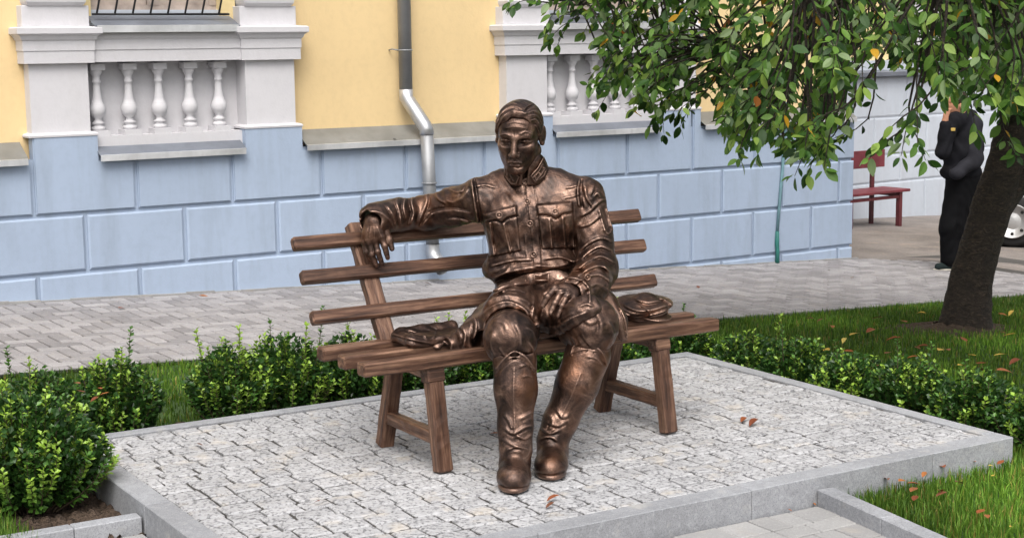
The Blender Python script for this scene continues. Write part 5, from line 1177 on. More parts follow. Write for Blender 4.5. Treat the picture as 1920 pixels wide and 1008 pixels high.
d.stroke([(1124, 395), (1134, 430)], 2.2, .010, False); d.stroke([(1138, 392), (1148, 428)], 2.2, .010, False); d.stroke([(1134, 432), (1141, 438), (1149, 431)], 1.8, .008, False)
d.stroke([(1058, 530), (1066, 520), (1088, 524), (1104, 540), (1106, 565)], 2.2, .008, False); d.stroke([(1066, 520), (1090, 524), (1106, 540)], 2.2, .005, False)
# skirt
for a, w, h, sd in [([(905, 588), (925, 572), (955, 565), (985, 580), (992, 598)], 3.0, .012, -1), ([(896, 580), (922, 560), (955, 553), (985, 562), (1005, 580)], 3.0, .008, -1), ([(930, 548), (960, 540), (990, 548)], 4, .010, 1), ([(905, 560), (935, 545), (950, 535)], 4, .010, 1), ([(886, 590), (892, 608), (888, 640)], 5, .016, 1), ([(866, 612), (872, 630), (868, 655)], 4, .016, 1), ([(836, 628), (846, 645), (842, 662)], 4, .014, 1), ([(792, 660), (806, 642), (826, 636), (842, 646)], 2.5, .010, -1),
                    ([(1000, 545), (1002, 570), (996, 600)], 4, .010, 1), ([(1020, 548), (1012, 575), (1006, 600)], 4, .008, -1), ([(1022, 612), (1045, 612), (1070, 596), (1098, 585)], 3.0, .012, -1), ([(1085, 575), (1100, 570), (1112, 574)], 3, .010, 1), ([(1162, 575), (1172, 600), (1178, 635)], 3, .010, 1), ([(985, 600), (1000, 610), (1015, 605)], 4, .012, 1)]: d.fold(a, w, h, sd)
tun.relief(d)
tun.ripple(cloth)
TUNIC = clay_obj('tunic', tun)
# belt with holes, buckle
def on(clay, px, py, out=0.0):
    P, n_ = clay.march(px, py); return (P + n_ * out if P is not None else None), n_
def ribbon(name, clay, pts, wdt, thick, parent, out=.0, n=40):
    """strap laid on the surface along a drawn line"""
    C = Drawing.curve(pts, 10); V = []; F = []; prev = None; c = 0
    for i_, (x, y) in enumerate(C):
        P, n_ = on(clay, x, y, out)
        if P is None: continue
        V.append((P, n_))
    A = np.array([v[0] for v in V]); N = np.array([v[1] for v in V])
    for _ in range(4): A[1:-1] = (A[:-2] + 2 * A[1:-1] + A[2:]) / 4; N[1:-1] = norm(N[:-2] + N[1:-1] + N[2:])
    T = norm(np.gradient(A, axis=0)); S = norm(np.cross(T, N)); vs = []
    for p, n_, s_ in zip(A, N, S):
        for a, b in ((-1, -1), (-1, .7), (-.85, 1), (.85, 1), (1, .7), (1, -1)): vs.append(p + s_ * a * wdt / 2 + n_ * thick * b - SB)
    m = 6; fs = []
    for i_ in range(len(A) - 1):
        for k in range(m): fs.append((i_ * m + k, i_ * m + (k + 1) % m, (i_ + 1) * m + (k + 1) % m, (i_ + 1) * m + k))
    fs += [tuple(range(m)), tuple(range((len(A) - 1) * m, len(A) * m))]
    return MB().add(vs, fs, True).build(name, M_BRZ, parent)
BELT = ribbon('belt', tun, [(930, 546), (945, 538), (968, 531), (1000, 524), (1035, 519), (1064, 517)], .056, .006, STATUE, .003)
def place(P, n_, up=(0, 0, 1)):
    z = norm(n_); x = norm(np.cross(up, z)); y = np.cross(z, x); M4 = np.eye(4); M4[:3, 0] = x; M4[:3, 1] = y; M4[:3, 2] = z; M4[:3, 3] = P - SB; return Matrix(M4.tolist())
def button(px, py, clay, rad=.0150, parent=STATUE, out=.002):
    P, n_ = on(clay, px, py, out)
    if P is None: return
    MB().lathe([(rad * .5, -.006), (rad, -.004), (rad, .001), (rad * .92, .004), (rad * .72, .0042), (rad * .62, .0015), (rad * .3, .001), (rad * .22, .0032), (.0004, .0038)], 20).build('button', M_BRZ, parent, place(P, norm(n_ * .5 + norm(CAMP - P) * .5)))
for px, py in ((985.5, 341), (989, 378), (994.5, 419), (1001.5, 477), (936, 403.5), (1041, 397), (1101, 519)): button(px, py, tun)
P, n_ = on(tun, 1015, 521, .012)
bk = MB()
for a, b in (((-.030, -.030), (.030, -.030)), ((.030, -.030), (.030, .030)), ((.030, .030), (-.030, .030)), ((-.030, .030), (-.030, -.030)), ((-.03, 0), (.026, 0))): bk.tube([(a[0], a[1], 0), (b[0], b[1], 0)], .0045, 8)
bk.build('buckle', M_BRZ, BELT, place(P, norm(n_ * .4 + norm(CAMP - P) * .6)))
for px, py in ((966, 533), (984, 529), (1050, 520), (1038, 521)):
    P, n_ = on(tun, px, py, .0095)
    if P is not None: MB().lathe([(.004, -.002), (.004, .0006), (.0025, .001), (.0004, -.001)], 10).build('belt_hole', M_BRZ, BELT, place(P, n_))

# ---------------------------------------------------------------- boots
def boot(shaft, rads, foot, mirror, drawing, lo, hi, topcut):
    b = Clay(lo, hi, .0042); b.chain(shaft, rads, .03)
    heel, ball, toe, w = foot
    b.chain([shaft[-1], heel + np.array([0, 0, .055])], [rads[-1], .058], .04)
    b.chain([heel + [0, 0, .048], (heel + ball) / 2 + [0, 0, .055], ball + [0, 0, .047], toe + [0, 0, .046]], [.050, .056, .054, .042], .03)
    b.add(f_ell((ball + toe) / 2 + [0, 0, .040], (w, .085, .046)), .03)
    f, l0, h0 = f_box((heel + toe) / 2 + np.array([0, 0, -.5]), (.5, .6, .5 + .004)); b.cut((f, l0, h0), .003)
    b.cut(topcut, .006); b.relief(drawing); 
    return b
d = Drawing(880, 620, 1200, 960)
# right boot
d.stroke([(930, 690), (945, 672), (964, 658), (985, 668), (1003, 690)], 2.2, .007, False); d.stroke([(931, 702), (946, 684), (964, 672), (985, 680), (1003, 702)], 1.8, -.006, False)
d.stroke([(964, 690), (963, 740), (965, 790), (966, 820)], 1.6, .0035, False)
for a, w, h, sd in [([(975, 688), (987, 683), (998, 690)], 3, .008, 1), ([(980, 706), (990, 704), (1000, 708)], 3, .006, 1), ([(975, 785), (988, 778), (1000, 770)], 4, .013, 1), ([(945, 800), (962, 812), (985, 800), (998, 796)], 4, .014, 1), ([(966, 815), (985, 822), (998, 812)], 4, .012, 1), ([(942, 820), (958, 832), (975, 838)], 4, .010, 1), ([(945, 775), (955, 790), (960, 805)], 4, .008, 1), ([(950, 842), (970, 838), (992, 842)], 3, .008, 1)]: d.fold(a, w, h * .8, sd)
d.stroke([(934, 905), (950, 917), (970, 919), (988, 912)], 2.2, -.008, False)
d.stroke([(975, 850), (988, 870), (992, 890)], 1.6, -.004, False)
# left boot
d.stroke([(1070, 662), (1076, 648), (1098, 646), (1120, 652), (1134, 668), (1138, 684)], 2.2, .007, False); d.stroke([(1074, 664), (1098, 658), (1120, 664), (1134, 682)], 1.6, -.005, False)
for a, w, h, sd in [([(1100, 668), (1118, 672), (1130, 684)], 3, .008, 1), ([(1015, 800), (1030, 812), (1048, 806)], 4, .013, 1), ([(1026, 790), (1045, 798), (1060, 790)], 4, .012, 1), ([(1012, 822), (1030, 818), (1046, 826)], 4, .011, 1), ([(1045, 770), (1055, 782), (1066, 778)], 4, .010, 1), ([(1028, 775), (1036, 790), (1030, 805)], 4, .010, 1)]: d.fold(a, w, h * .8, sd)
d.stroke([(1088, 700), (1072, 740), (1050, 785)], 1.6, .003, False)
d.stroke([(1006, 885), (1030, 892), (1056, 884)], 2.2, -.007, False)
toeR, heelR = at_z(962, 915, 0) + [0, .05, 0], at_z(966, 868, 0); 
bR = boot([Pt(965, 676, 6.225), Pt(967, 730, 6.19), Pt(966, 800, 6.15), Pt(967, 842, 6.13)], [.090, .083, .067, .058], (np.array([.004, 6.20, 0]), np.array([.0, 6.055, 0]), np.array([-.003, 5.985, 0]), .066), 1, d, (-.16, 5.84, -.02), (.17, 6.42, .56), f_cap(Pt(964, 632, 6.225), Pt(964, 662, 6.225), .079, .079))
clay_obj('boot', bR)
bL = boot([Pt(1102, 664, 6.385), Pt(1082, 720, 6.345), Pt(1050, 790, 6.315), Pt(1036, 826, 6.30)], [.096, .086, .068, .057], (np.array([.165, 6.36, 0]), np.array([.152, 6.225, 0]), np.array([.148, 6.165, 0]), .066), 1, d, (.02, 6.0, -.02), (.52, 6.56, .56), f_cap(Pt(1108, 622, 6.39), Pt(1104, 652, 6.385), .084, .084))
clay_obj('boot', bL)
for tag_, b_, pts in (('sole', bR, [(np.array([.004, 6.21, .012])), np.array([-.002, 6.03, .012])]), ('sole', bL, [np.array([.165, 6.37, .012]), np.array([.149, 6.21, .012])])):
    s_ = Clay(np.min(pts, 0) - .12, np.max(pts, 0) + .12, .005); s_.add(f_ell(pts[0] + [0, -.01, 0], (.046, .055, .03)), .02); s_.add(f_ell(pts[1] + [0, -.002, 0], (.064, .105, .03)), .04)
    f, l0, h0 = f_box((pts[0] + pts[1]) / 2 + np.array([0, 0, -.512 + .012 - .01]), (.5, .5, .5)); s_.cut((f, l0, h0), .002); f, l0, h0 = f_box((pts[0] + pts[1]) / 2 + np.array([0, 0, .512]), (.5, .5, .5)); s_.cut((f, l0, h0), .002)
    clay_obj(tag_, s_)

# ---------------------------------------------------------------- head
HS = 1.275; HC = Pt(974, 251, 6.765); HR = rot_zxy(-11, 15, 3)
def hp(x, y, z): return HC + HR @ (np.array([x, y, z]) * HS)
def he(c, r_, rot=None): return f_ell(hp(*c), np.array(r_) * HS, HR if rot is None else HR @ rot)
def hc(a, b, ra, rb=None): return f_cap(hp(*a), hp(*b), ra * HS, (ra if rb is None else rb) * HS)
hd = Clay(HC - [.15, .18, .25], HC + [.15, .17, .17], .0028)
hd.add(he((0, .012, .026), (.072, .092, .076)), .02); hd.add(he((0, -.030, -.028), (.063, .058, .082)), .03); hd.add(he((0, -.036, .040), (.060, .050, .048)), .03)
for sx in (-1, 1):
    hd.add(hc((sx * .050, .005, -.058), (sx * .016, -.070, -.100), .024, .018), .025); hd.add(he((sx * .046, -.052, -.024), (.017, .022, .016)), .022)
hd.add(he((0, -.073, -.098), (.022, .020, .018)), .018); hd.add(he((0, -.068, -.068), (.031, .024, .030)), .02)
hd.add(hc((-.042, -.074, .020), (-.008, -.086, .016), .012, .012), .014); hd.add(hc((.042, -.074, .020), (.008, -.086, .016), .012, .012), .014)
for sx in (-1, 1): hd.cut(he((sx * .0315, -.100, -.003), (.0245, .033, .018)), .009)
for sx in (-1, 1):
    hd.add(he((sx * .031, -.0650, -.004), (.0145, .0135, .0125)), .004)
    hd.add(hc((sx * .014, -.075, -.001), (sx * .031, -.0795, .003), .0032), .004); hd.add(hc((sx * .031, -.0795, .003), (sx * .047, -.070, -.001), .0032), .004)          # lowered upper lid
    hd.add(hc((sx * .018, -.076, -.0115), (sx * .043, -.071, -.0125), .0028), .005)
hd.add(hc((0, -.090, .012), (0, -.111, -.030), .0085, .0105), .010); hd.add(he((0, -.113, -.036), (.0115, .012, .0105)), .008)
for sx in (-1, 1): hd.add(he((sx * .0125, -.099, -.041), (.0075, .012, .008)), .006); hd.cut(hc((sx * .0075, -.110, -.049), (sx * .008, -.102, -.042), .0030), .003)
hd.add(hc((-.021, -.0885, -.0705), (0, -.0955, -.0660), .0032, .0044), .006); hd.add(hc((.021, -.0885, -.0705), (0, -.0955, -.0660), .0032, .0044), .006)
hd.add(hc((-.013, -.0905, -.0795), (.013, -.0905, -.0795), .0048), .006)
for sx in (-1, 1): hd.cut(hc((0, -.1005, -.0728), (sx * .025, -.0905, -.0745), .0022), .003)
hd.add(hc((0, .022, -.06), (0, .040, -.21), .056, .062), .03)
for sx in (-1, 1):
    Re = np.array(Matrix.Rotation(math.radians(-18 * sx), 3, 'Z') @ Matrix.Rotation(math.radians(-8), 3, 'X'))
    hd.add(he((sx * .076, .016, -.006), (.009, .021, .034), Re), .008); hd.cut(he((sx * .086, .011, -.004), (.006, .012, .022), Re), .004); hd.add(he((sx * .078, .008, -.030), (.007, .009, .010)), .005)
d = Drawing(900, 170, 1050, 350, 4)
for a, w, h in [([(948, 236), (962, 232), (978, 234), (988, 238)], 1.3, -.0022), ([(945, 241), (960, 238), (975, 239), (990, 242)], 1.3, .0022), ([(950, 229), (965, 226), (982, 228)], 1.2, -.0018), ([(963, 246), (964, 254)], 1.2, -.0035), ([(969, 246), (968, 254)], 1.2, -.003), ([(958, 286), (953, 295), (952, 304)], 1.8, -.0022), ([(977, 284), (985, 292), (988, 303)], 1.8, -.0026),
                ([(936, 254), (946, 251), (957, 255)], 1.6, .004), ([(974, 252), (986, 247), (1000, 252)], 1.6, .004), ([(940, 271), (947, 275), (955, 272)], 1.4, -.0022), ([(980, 269), (990, 272), (1000, 268)], 1.4, -.0025), ([(963, 313), (972, 315), (981, 312)], 1.6, -.004), ([(966, 290), (967, 298)], 1.0, -.002),
                ([(938, 265), (945, 268), (951, 265)], .8, -.0016), ([(982, 263), (989, 266), (996, 262)], .8, -.0016)]: d.stroke(a, w, h)
hd.relief(d, .012); HEAD = clay_obj('head', hd, smooth=2)
# hair swept over from the parting on his left
hr = Clay(HC - [.15, .17, .13], HC + [.15, .17, .17], .003)
hr.add(he((0, .016, .030), (.0785, .0975, .081)), .0)
hr.add(he((.0, -.020, .068), (.066, .066, .040)), .02)
def half(p, nrm):
    p = hp(*p); nn = HR @ norm(np.array(nrm, float)); return (lambda P: -((P - p) @ nn)), np.array([-9., -9, -9]), np.array([9., 9, 9])
hr.cut(half((0, -.070, .068), (0, -.88, -.62)), .006) if False else None
I_ = np.indices(tuple(hr.n)).reshape(3, -1).T; PP = hr.lo + I_ * hr.h; q_ = ((PP - HC) @ HR) / HS
hl = (q_[:, 2] - .088) + 1.15 * (q_[:, 1] + .080) + .055 * np.clip((-q_[:, 0] - .015) / .055, 0, 1) + .035 * np.clip((q_[:, 0] - .040) / .03, 0, 1) + .002 * np.sin(q_[:, 0] * 190)
keep = np.minimum(hl / 1.55, q_[:, 2] + .055 + .5 * np.clip(q_[:, 1] - .02, -1, 0) * 0) * HS
hr.D = smax(hr.D, (-keep).reshape(tuple(hr.n)).astype(np.float32), .006)
fl_ = [(.028, -.062, .093), (-.004, -.068, .094), (-.036, -.066, .080), (-.060, -.054, .054), (-.072, -.036, .018)]
for k in range(4): hr.add(hc(fl_[k], fl_[k + 1], .0085, .0085 if k < 3 else .006), .010)
for a, b, r1, r2 in (((.052, -.040, .074), (.064, -.032, .048), .009, .009), ((.062, -.035, .05), (.071, -.018, .01), .010, .006), ((-.066, -.030, .05), (-.074, -.020, .008), .010, .006)): hr.add(hc(a, b, r1, r2), .012)
d = Drawing(900, 170, 1050, 300, 4)
d.stroke([(984, 209), (990, 202), (1000, 197)], 1.6, -.010, False)
for a in [[(983, 206), (965, 196), (945, 203), (930, 225)], [(980, 201), (962, 191), (940, 200), (926, 222)], [(984, 211), (968, 203), (950, 207), (937, 222), (930, 242)], [(992, 199), (972, 189), (950, 192), (932, 208)], [(975, 207), (958, 206), (944, 215), (934, 232)], [(996, 196), (985, 190), (968, 187)]]: d.stroke(a, 1.1, -.0042); d.stroke([(p[0] + 1.6, p[1] + 1.8) for p in a], 1.1, .003)
for a in [[(988, 210), (1000, 206), (1012, 212), (1018, 225)], [(990, 215), (1003, 213), (1013, 222), (1017, 236)], [(995, 224), (1005, 222), (1013, 232), (1015, 244)], [(998, 204), (1010, 208), (1019, 222)], [(998, 234), (1006, 234), (1012, 246)], [(1000, 244), (1007, 246), (1009, 256)]]: d.stroke(a, 1.1, -.004); d.stroke([(p[0] - .5, p[1] + 2) for p in a], 1.1, .003)
hr.relief(d, .012); clay_obj('hair', hr, HEAD)
# ---------------------------------------------------------------- stand-up collar with tabs
cl = Clay(HC + [-.16, -.16, -.27], HC + [.18, .22, -.04], .003)
NB, NT = Pt(988, 345, 6.84), Pt(985, 305, 6.80)
cl.add(f_cap(NB, NT, .092, .082), .0); cl.cut(f_cap(NB - [0, 0, .1], NT + [0, 0, .15], .074, .070), .004)
cl.cut(f_box(NT + np.array([0, .03, .075]), (.3, .3, .05), rot_zxy(0, -24, 4)), .004); cl.cut(f_box(NB + np.array([0, 0, -.062]), (.3, .3, .045), rot_zxy(0, -12, 0)), .004)
cl.cut(f_box(Pt(984, 338, 6.70), (.008, .06, .09), rot_zxy(0, 0, 6)), .012)
COLLAR = clay_obj('collar', cl)
def collar_tab(poly, strokes):
    """flat pointed end of the turned-down collar, curved round the neck"""
    q = np.array([at_y(x, y, 6.74) for x, y in poly]); c_ = Clay(q.min(0) - [.03, .05, .03], q.max(0) + [.03, .09, .03], .0026); I_ = np.indices(tuple(c_.n)).reshape(3, -1).T; P_ = c_.lo + I_ * c_.h; px_ = to_px(P_)
    Q = np.array(poly, float); d_ = np.full(len(P_), 1e9); ins = np.zeros(len(P_), bool)
    for i_ in range(len(Q)):
        a_, b_ = Q[i_], Q[(i_ + 1) % len(Q)]; ba = b_ - a_; t_ = np.clip(((px_ - a_) @ ba) / (ba @ ba), 0, 1); d_ = np.minimum(d_, np.linalg.norm(px_ - a_ - t_[:, None] * ba, axis=1)); ins ^= ((a_[1] > px_[:, 1]) != (b_[1] > px_[:, 1])) & (px_[:, 0] < (b_[0] - a_[0]) * (px_[:, 1] - a_[1]) / (b_[1] - a_[1] + 1e-12) + a_[0])
    sd_px = np.where(ins, -d_, d_) / 440.0; ax = NT - NB; t_ = ((P_ - NB) @ ax) / (ax @ ax); rr_ = np.linalg.norm(P_ - NB - t_[:, None] * ax, axis=1); R_ = .106 - .020 * np.clip(t_, -.3, 1.3)
    D_ = np.maximum(np.abs(rr_ - R_) - .0055, sd_px); D_ = np.maximum(D_, P_[:, 1] - NB[1] - .01); c_.D = D_.reshape(tuple(c_.n)).astype(np.float32)
    dd = Drawing(900, 270, 1060, 370, 4); C_ = Q.mean(0); inner = C_ + (Q - C_) * .86; dd.stroke(inner, 1.2, .004, False, True, False)
    for st__ in strokes: dd.stroke(st__, 1.2, .0035, False)
    c_.relief(dd, .012); clay_obj('collar_tab', c_, COLLAR); return c_
tL = collar_tab([(945, 303), (954, 311), (966, 326), (975, 332), (968, 349), (957, 347), (944, 330)], [[(951, 318), (955, 328), (962, 340)]])
tR = collar_tab([(1003, 345), (993, 331), (1008, 315), (1020, 293), (1029, 313), (1022, 331)], [[(1001, 333), (1010, 323), (1018, 308)], [(1006, 338), (1015, 328), (1023, 315)]])
for px, py, c_ in ((1004, 333, tR), (1011, 325, tR), (1018, 314, tR), (957, 336, tL), (952, 326, tL)): button(px, py, c_, .0045, COLLAR, .001)
# ---------------------------------------------------------------- hands: palm, four fingers, thumb
def hand(name, wrist, knuckles, mids, tips, thumb, lo, hi, frad, palm_r, dr=None, back=None):
    h_ = Clay(lo, hi, .0027)
    kc = np.mean(knuckles, 0)
    for kn in knuckles: h_.chain([wrist, (wrist * .45 + kn * .55), kn], [palm_r, palm_r * .78, frad * 1.25], .016)
    for kn, md, tp_ in zip(knuckles, mids, tips):
        dp = md * .45 + tp_ * .55
        h_.chain([kn, md], [frad * 1.12, frad * 1.02], .006); h_.chain([md, dp, tp_], [frad * 1.02, frad * .92, frad * .80], .003); h_.add(f_ell(md, (frad * 1.12,) * 3), .004)
        h_.add(f_ell(kn, (frad * 1.3,) * 3), .008)
    h_.chain([wrist * .4 + thumb[0] * .6, thumb[0], thumb[1], thumb[2]], [palm_r * .75, frad * 1.45, frad * 1.2, frad * .9], .010)
    if back is not None: h_.chain(back, [palm_r * 1.0] * len(back), .02)
    if dr is not None: h_.relief(dr, .01)
    return clay_obj(name, h_)
yR = 6.775
d = Drawing(660, 390, 760, 520, 4)
for a in ([(690, 425), (686, 440), (684, 454)], [(695, 424), (693, 440), (692, 452)], [(701, 424), (702, 438), (703, 449)], [(707, 424), (712, 436), (716, 445)]): d.stroke(a, 1.4, .0028)
for a in ([(694, 487), (697, 490)], [(704, 496), (708, 497)], [(716, 494), (720, 494)], [(725, 481), (729, 481)]): d.stroke(a, 1.2, .0015, False)
hand('hand', Pt(701, 418, 6.79), [Pt(684, 453, yR), Pt(692, 452, yR - .012), Pt(703, 449, yR - .016), Pt(715, 444, yR - .012)], [Pt(688, 472, yR - .008), Pt(697, 476, yR - .018), Pt(708, 471, yR - .024), Pt(721, 461, yR - .02)],
     [Pt(694, 488, yR + .012), Pt(706, 497, yR - .002), Pt(717, 496, yR - .006), Pt(727, 483, yR - .010)], [Pt(722, 436, yR + .012), Pt(730, 449, yR + .006), Pt(735, 466, yR + .0)], Pt(700, 455, 6.79) - [.11, .13, .15], Pt(700, 455, 6.79) + [.13, .15, .16], .0132, .036, d, [Pt(701, 418, 6.79), Pt(708, 410, 6.84)])
yL = 6.43
d = Drawing(1000, 510, 1110, 610, 4)
for a in ([(1068, 542), (1052, 543), (1040, 545)], [(1070, 546), (1058, 548), (1050, 551)], [(1073, 549), (1066, 552), (1062, 556)]): d.stroke(a, 1.4, .0026)
hand('hand', Pt(1076, 545, 6.50), [Pt(1040, 541, yL), Pt(1051, 549, yL - .012), Pt(1063, 555, yL - .012), Pt(1074, 559, yL - .002)], [Pt(1027, 556, yL - .03), Pt(1041, 568, yL - .04), Pt(1054, 573, yL - .04), Pt(1067, 574, yL - .03)],
     [Pt(1018, 573, yL - .035), Pt(1033, 586, yL - .05), Pt(1047, 592, yL - .05), Pt(1060, 588, yL - .042)], [Pt(1050, 540, yL + .03), Pt(1034, 545, yL + .03), Pt(1022, 552, yL + .02)], Pt(1050, 562, 6.42) - [.13, .16, .13], Pt(1050, 562, 6.42) + [.15, .16, .13], .0132, .036, d, [Pt(1076, 545, 6.50), Pt(1092, 540, 6.56)])

# ---------------------------------------------------------------- crumpled sheet of bronze cloth on the bench, left of the statue
cb = pw(3.17, 5.80, SEAT)
CL = empty('folded_cloth', loc=tuple(cb), label='crumpled bronze cloth lying on the bench left of the statue', cat='cloth')
fc = Clay(cb - [.22, .22, .02], cb + [.26, .24, .13], .0035)
Rb = np.array(Matrix.Rotation(YP, 3, 'Z'))
fc.add(f_box(cb + Rb @ np.array([0, .0, .018]), (.15, .105, .018), Rb, .01), .01)
fc.add(f_cap(cb + Rb @ np.array([-.145, -.085, .030]), cb + Rb @ np.array([-.02, -.095, .018]), .024, .010), .02); fc.add(f_cap(cb + Rb @ np.array([-.14, -.08, .026]), cb + Rb @ np.array([-.12, .09, .03]), .022, .018), .02)
fc.add(f_cap(cb + Rb @ np.array([-.10, .085, .035]), cb + Rb @ np.array([.14, .09, .035]), .022, .026), .03)
d = Drawing(700, 590, 900, 670, 4)
for a, w, h, sd in [([(735, 625), (758, 632), (790, 640), (820, 645)], 3, .010, 1), ([(765, 618), (790, 625), (800, 632)], 4, .008, 1), ([(800, 615), (815, 622), (812, 632)], 4, .007, -1), ([(745, 640), (770, 646), (795, 648)], 3, .006, 1)]: d.fold(a, w, h, sd)
fc.relief(d); fc.ripple(lambda P: .003 * np.sin(P[:, 0] * 40 + 2 * np.sin(P[:, 1] * 30)) * np.sin(P[:, 1] * 37))
f_, l_, h_ = f_box(cb + np.array([0, 0, -.499]), (.5, .5, .5)); fc.cut((f_, l_, h_), .001)
clay_obj('sheet', fc, CL, cb)
# ---------------------------------------------------------------- peaked cap on the bench, right of the statue
kb = pw(4.225, 5.715, SEAT)
CAP = empty('peaked_cap', loc=tuple(kb), label='bronze peaked cap resting on the bench right of the statue', cat='cap')
kc = Clay(kb - [.20, .20, .02], kb + [.20, .20, .17], .0032)
vd = norm(np.array([.55, -.84, 0])); sd_ = np.array([-vd[1], vd[0], 0])
Rk = np.stack([np.array([1, 0, 0]), np.array([0, 1, 0]), np.array([0, 0, 1])], 1)
kc.add(f_ell(kb + [-.01, .0, .064], (.138, .125, .030), rot_zxy(0, 8, -4)), .02); kc.add(f_ell(kb + [-.03, .02, .070], (.10, .09, .022), rot_zxy(0, 6, 6)), .03); kc.add(f_cap(kb + [0, 0, .0], kb + [0, 0, .03], .090, .092), .018)
d = Drawing(1140, 530, 1310, 630, 4)
for a, w, h, sd in [([(1170, 572), (1195, 582), (1225, 580), (1255, 570)], 4, .010, 1), ([(1190, 560), (1215, 566), (1245, 560)], 5, .008, 1), ([(1165, 585), (1190, 594), (1225, 590), (1258, 580)], 3, .008, -1), ([(1235, 556), (1252, 564), (1262, 574)], 4, .008, 1), ([(1200, 570), (1212, 578), (1220, 588)], 4, .006, 1)]: d.fold(a, w, h, sd)
kc.relief(d); f_, l_, h_ = f_box(kb + np.array([0, 0, -.499]), (.5, .5, .5)); kc.cut((f_, l_, h_), .001); clay_obj('crown', kc, CAP, kb)
kv = Clay(kb - [.22, .24, .02], kb + [.24, .2, .10], .0028); kv.add(f_ell(kb + vd * .085 + [0, 0, .022], (.075, .062, .0065), rot_zxy(33, 9, 0)), .0); clay_obj('visor', kv, CAP, kb)
st_ = [kb + np.array([math.cos(a) * .095, math.sin(a) * .095, .030 + .004 * math.cos(2 * a)]) - kb for a in np.linspace(math.radians(-150), math.radians(20), 24)]
MB().tube(st_, .0055, 8).build('chin_strap', M_BRZ, CAP)
for a in (-122, -8):
    q = np.array([math.cos(math.radians(a)) * .098, math.sin(math.radians(a)) * .098, .032]); z = norm(q * [1, 1, 0]); x = norm(np.cross([0, 0, 1], z)); M4 = np.eye(4); M4[:3, 0] = x; M4[:3, 1] = np.cross(z, x); M4[:3, 2] = z; M4[:3, 3] = q
    MB().lathe([(.011, -.006), (.012, .0), (.011, .004), (.007, .005), (.006, .002), (.0005, .004)], 16).build('button', M_BRZ, CAP, Matrix(M4.tolist()))
# ================================================================ BYSTANDER BEHIND THE TREE
def mat_cloth(name, col, rough=.85):
    m, nt, b = new_mat(name); v = coord(nt); n = noise(nt, v, 7, 4); nt.links.new(ramp(nt, n, [(.3, tuple(x * .7 for x in col)), (.7, tuple(x * 1.4 for x in col))]), b.inputs['Base Color']); b.inputs['Roughness'].default_value = rough; b.inputs['Specular IOR Level'].default_value = .12; return m
M_JACK = mat_cloth('dark_jacket', (.012, .012, .015)); M_JACK_LIT = mat_cloth('lit_jacket_sleeve', (.022, .022, .027)); M_TROU = mat_cloth('black_trousers', (.005, .005, .006)); M_SKIN = mat_cloth('skin', (.44, .22, .14), .55); M_HAIR = mat_cloth('dark_hair', (.03, .02, .015)); M_SHOE = mat_cloth('dark_green_shoe', (.02, .03, .03)); M_WSOLE = mat_cloth('pale_sole', (.55, .52, .45))  # sleeve cloth is the jacket with a highlight on the arm painted in
f0 = walk_pt(1790, 506); PB = np.array(f0); YD = PB[1]
PERS = empty('person', loc=tuple(PB), label='person in dark jacket and black trousers standing behind the cherry trunk, hand raised', cat='person')
Q = lambda px, py, dy=0.0: at_y(px, py, YD + dy)
def pc(h=.011): return Clay(PB - [.55, .5, .05], PB + [.55, .5, 2.0], h)
t_ = pc(); t_.chain([Q(1800, 340), Q(1785, 425, -.03), Q(1782, 485, -.02)], [.135, .118, .098], .05); t_.chain([Q(1818, 340, .08), Q(1815, 425, .08), Q(1806, 486, .06)], [.135, .118, .098], .05); t_.add(f_ell(Q(1806, 335, .04), (.15, .14, .13)), .05)
t_.cut(f_cap(Q(1800, 380, -.16), Q(1795, 480, -.14), .02, .035), .03); t_.ripple(lambda P: .0035 * np.sin(P[:, 2] * 46 + 5 * np.sin(P[:, 0] * 14)) * np.sin(P[:, 0] * 23 + P[:, 2] * 9)); clay_obj('trousers', t_, PERS, PB, mat=M_TROU)
j_ = pc(); j_.add(f_ell(Q(1805, 275, .03), (.205, .16, .28)), .06); j_.chain([Q(1790, 228, -.06), Q(1815, 222, .08)], [.10, .10], .06); j_.add(f_ell(Q(1802, 322, .03), (.205, .16, .10)), .05)
j_.chain([Q(1785, 230, -.10), Q(1768, 285, -.16), Q(1772, 235, -.20)], [.075, .068, .055], .03)
j_.cut(f_box(Q(1805, 352, 0) - np.array([0, 0, .10]), (.5, .5, .10), rot_zxy(0, 0, 6)), .012); j_.ripple(lambda P: .004 * np.sin(P[:, 2] * 38 + 4 * np.sin(P[:, 0] * 19 + P[:, 1] * 9))); JK = clay_obj('jacket', j_, PERS, PB, mat=M_JACK)
a_ = pc(); a_.chain([Q(1826, 232, .0), Q(1828, 300, -.12), Q(1792, 326, -.2)], [.085, .078, .062], .03); a_.ripple(lambda P: .005 * np.sin(P[:, 2] * 40 + P[:, 0] * 20)); clay_obj('sleeve', a_, JK, PB, mat=M_JACK_LIT)
h_ = Clay(PB + [-.4, -.4, 1.2], PB + [.4, .4, 2.0], .007)
hq = Q(1795, 196, -.02); h_.add(f_ell(hq, (.095, .078, .115)), .0); h_.add(f_ell(hq + [-.035, 0, -.05], (.06, .055, .07)), .03); h_.add(f_ell(hq + [-.10, 0, -.015], (.018, .014, .022)), .02); h_.add(f_cap(hq + [.02, 0, -.06], hq + [.04, 0, -.2], .055), .03); h_.add(f_ell(hq + [.015, -.08, -.01], (.02, .012, .03)), .005)
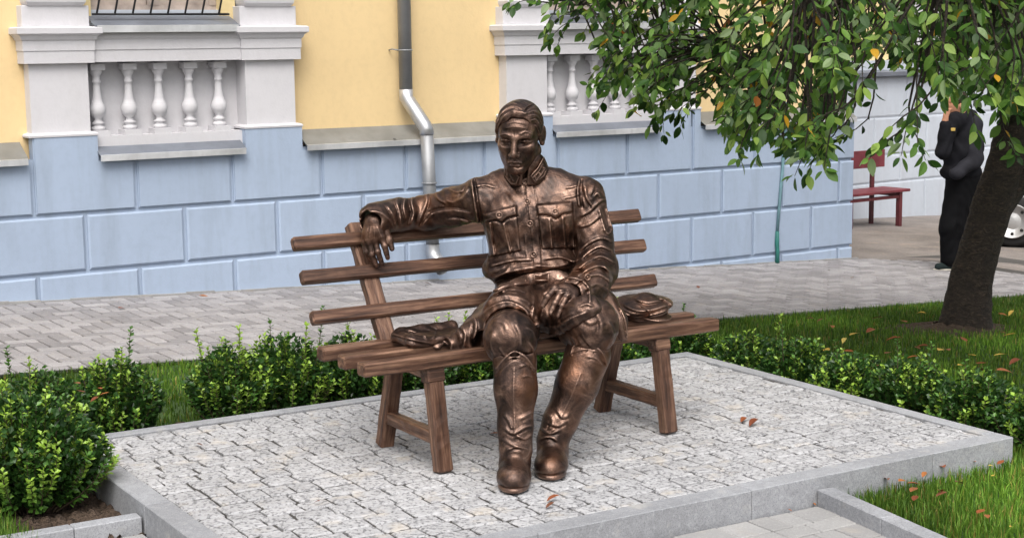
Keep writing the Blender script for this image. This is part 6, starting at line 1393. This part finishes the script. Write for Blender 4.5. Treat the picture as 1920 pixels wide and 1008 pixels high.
h_.add(f_ell(hq + [-.088, 0, -.055], (.018, .025, .012)), .01); h_.cut(f_ell(hq + [-.095, -.035, .012], (.02, .018, .012)), .01)
hw = Q(1772, 226, -.20); kn = [hw + np.array([-.01 + .012 * k, -.012 + .008 * k, .055]) for k in range(4)]
for k_, q in enumerate(kn): h_.chain([hw, q, q + [.02, .02, .045], q + [.045, .03, .055]], [.03, .014, .012, .010], .006)
h_.chain([hw + [0, 0, .02], hw + [.03, .03, .045], hw + [.05, .04, .075]], [.018, .014, .011], .006)
HD = clay_obj('head_and_hand', h_, PERS, PB, mat=M_SKIN)
hh = Clay(PB + [-.4, -.4, 1.3], PB + [.4, .4, 2.0], .008); hh.add(f_ell(hq + [.018, 0, .035], (.092, .086, .098)), .0); hh.cut(f_box(hq + [-.11, 0, -.03], (.07, .2, .075), rot_zxy(0, 0, -20)), .01); hh.cut(f_box(hq + [0, 0, -.13], (.2, .2, .07)), .01); clay_obj('hair', hh, HD, PB, mat=M_HAIR)
for dx, dy in ((-.0, -.03), (.10, .06)):
    sh = Clay(PB + [-.4, -.3, -.04], PB + [.4, .4, .25], .007); b0 = np.array(Q(1790, 497)) + [dx, dy, 0]; b0[2] = PB[2] + .045; sh.chain([b0 + [.03, 0, .03], b0 + [-.03, 0, .005], b0 + [-.17, -.01, -.005]], [.06, .05, .038], .03); f_, l_, g_ = f_box(PB + np.array([0, 0, -.49]), (.9, .9, .5)); sh.cut((f_, l_, g_), .004); S_ = clay_obj('shoe', sh, PERS, PB, mat=M_SHOE)
    so = Clay(PB + [-.4, -.3, -.04], PB + [.4, .4, .1], .006); so.add(f_ell(b0 + [-.075, 0, -.032], (.15, .052, .016)), .0); clay_obj('sole', so, S_, PB, mat=M_WSOLE)

M_GOLD = mat_cloth('gold_thread', (.6, .42, .12)); e0 = np.array(Q(1787, 243, -.205))
MB().cbox(-.022, .022, -.004, .004, -.016, .016, .003).build('chest_emblem', M_GOLD, JK, Matrix.Translation(tuple(e0 - PB)))
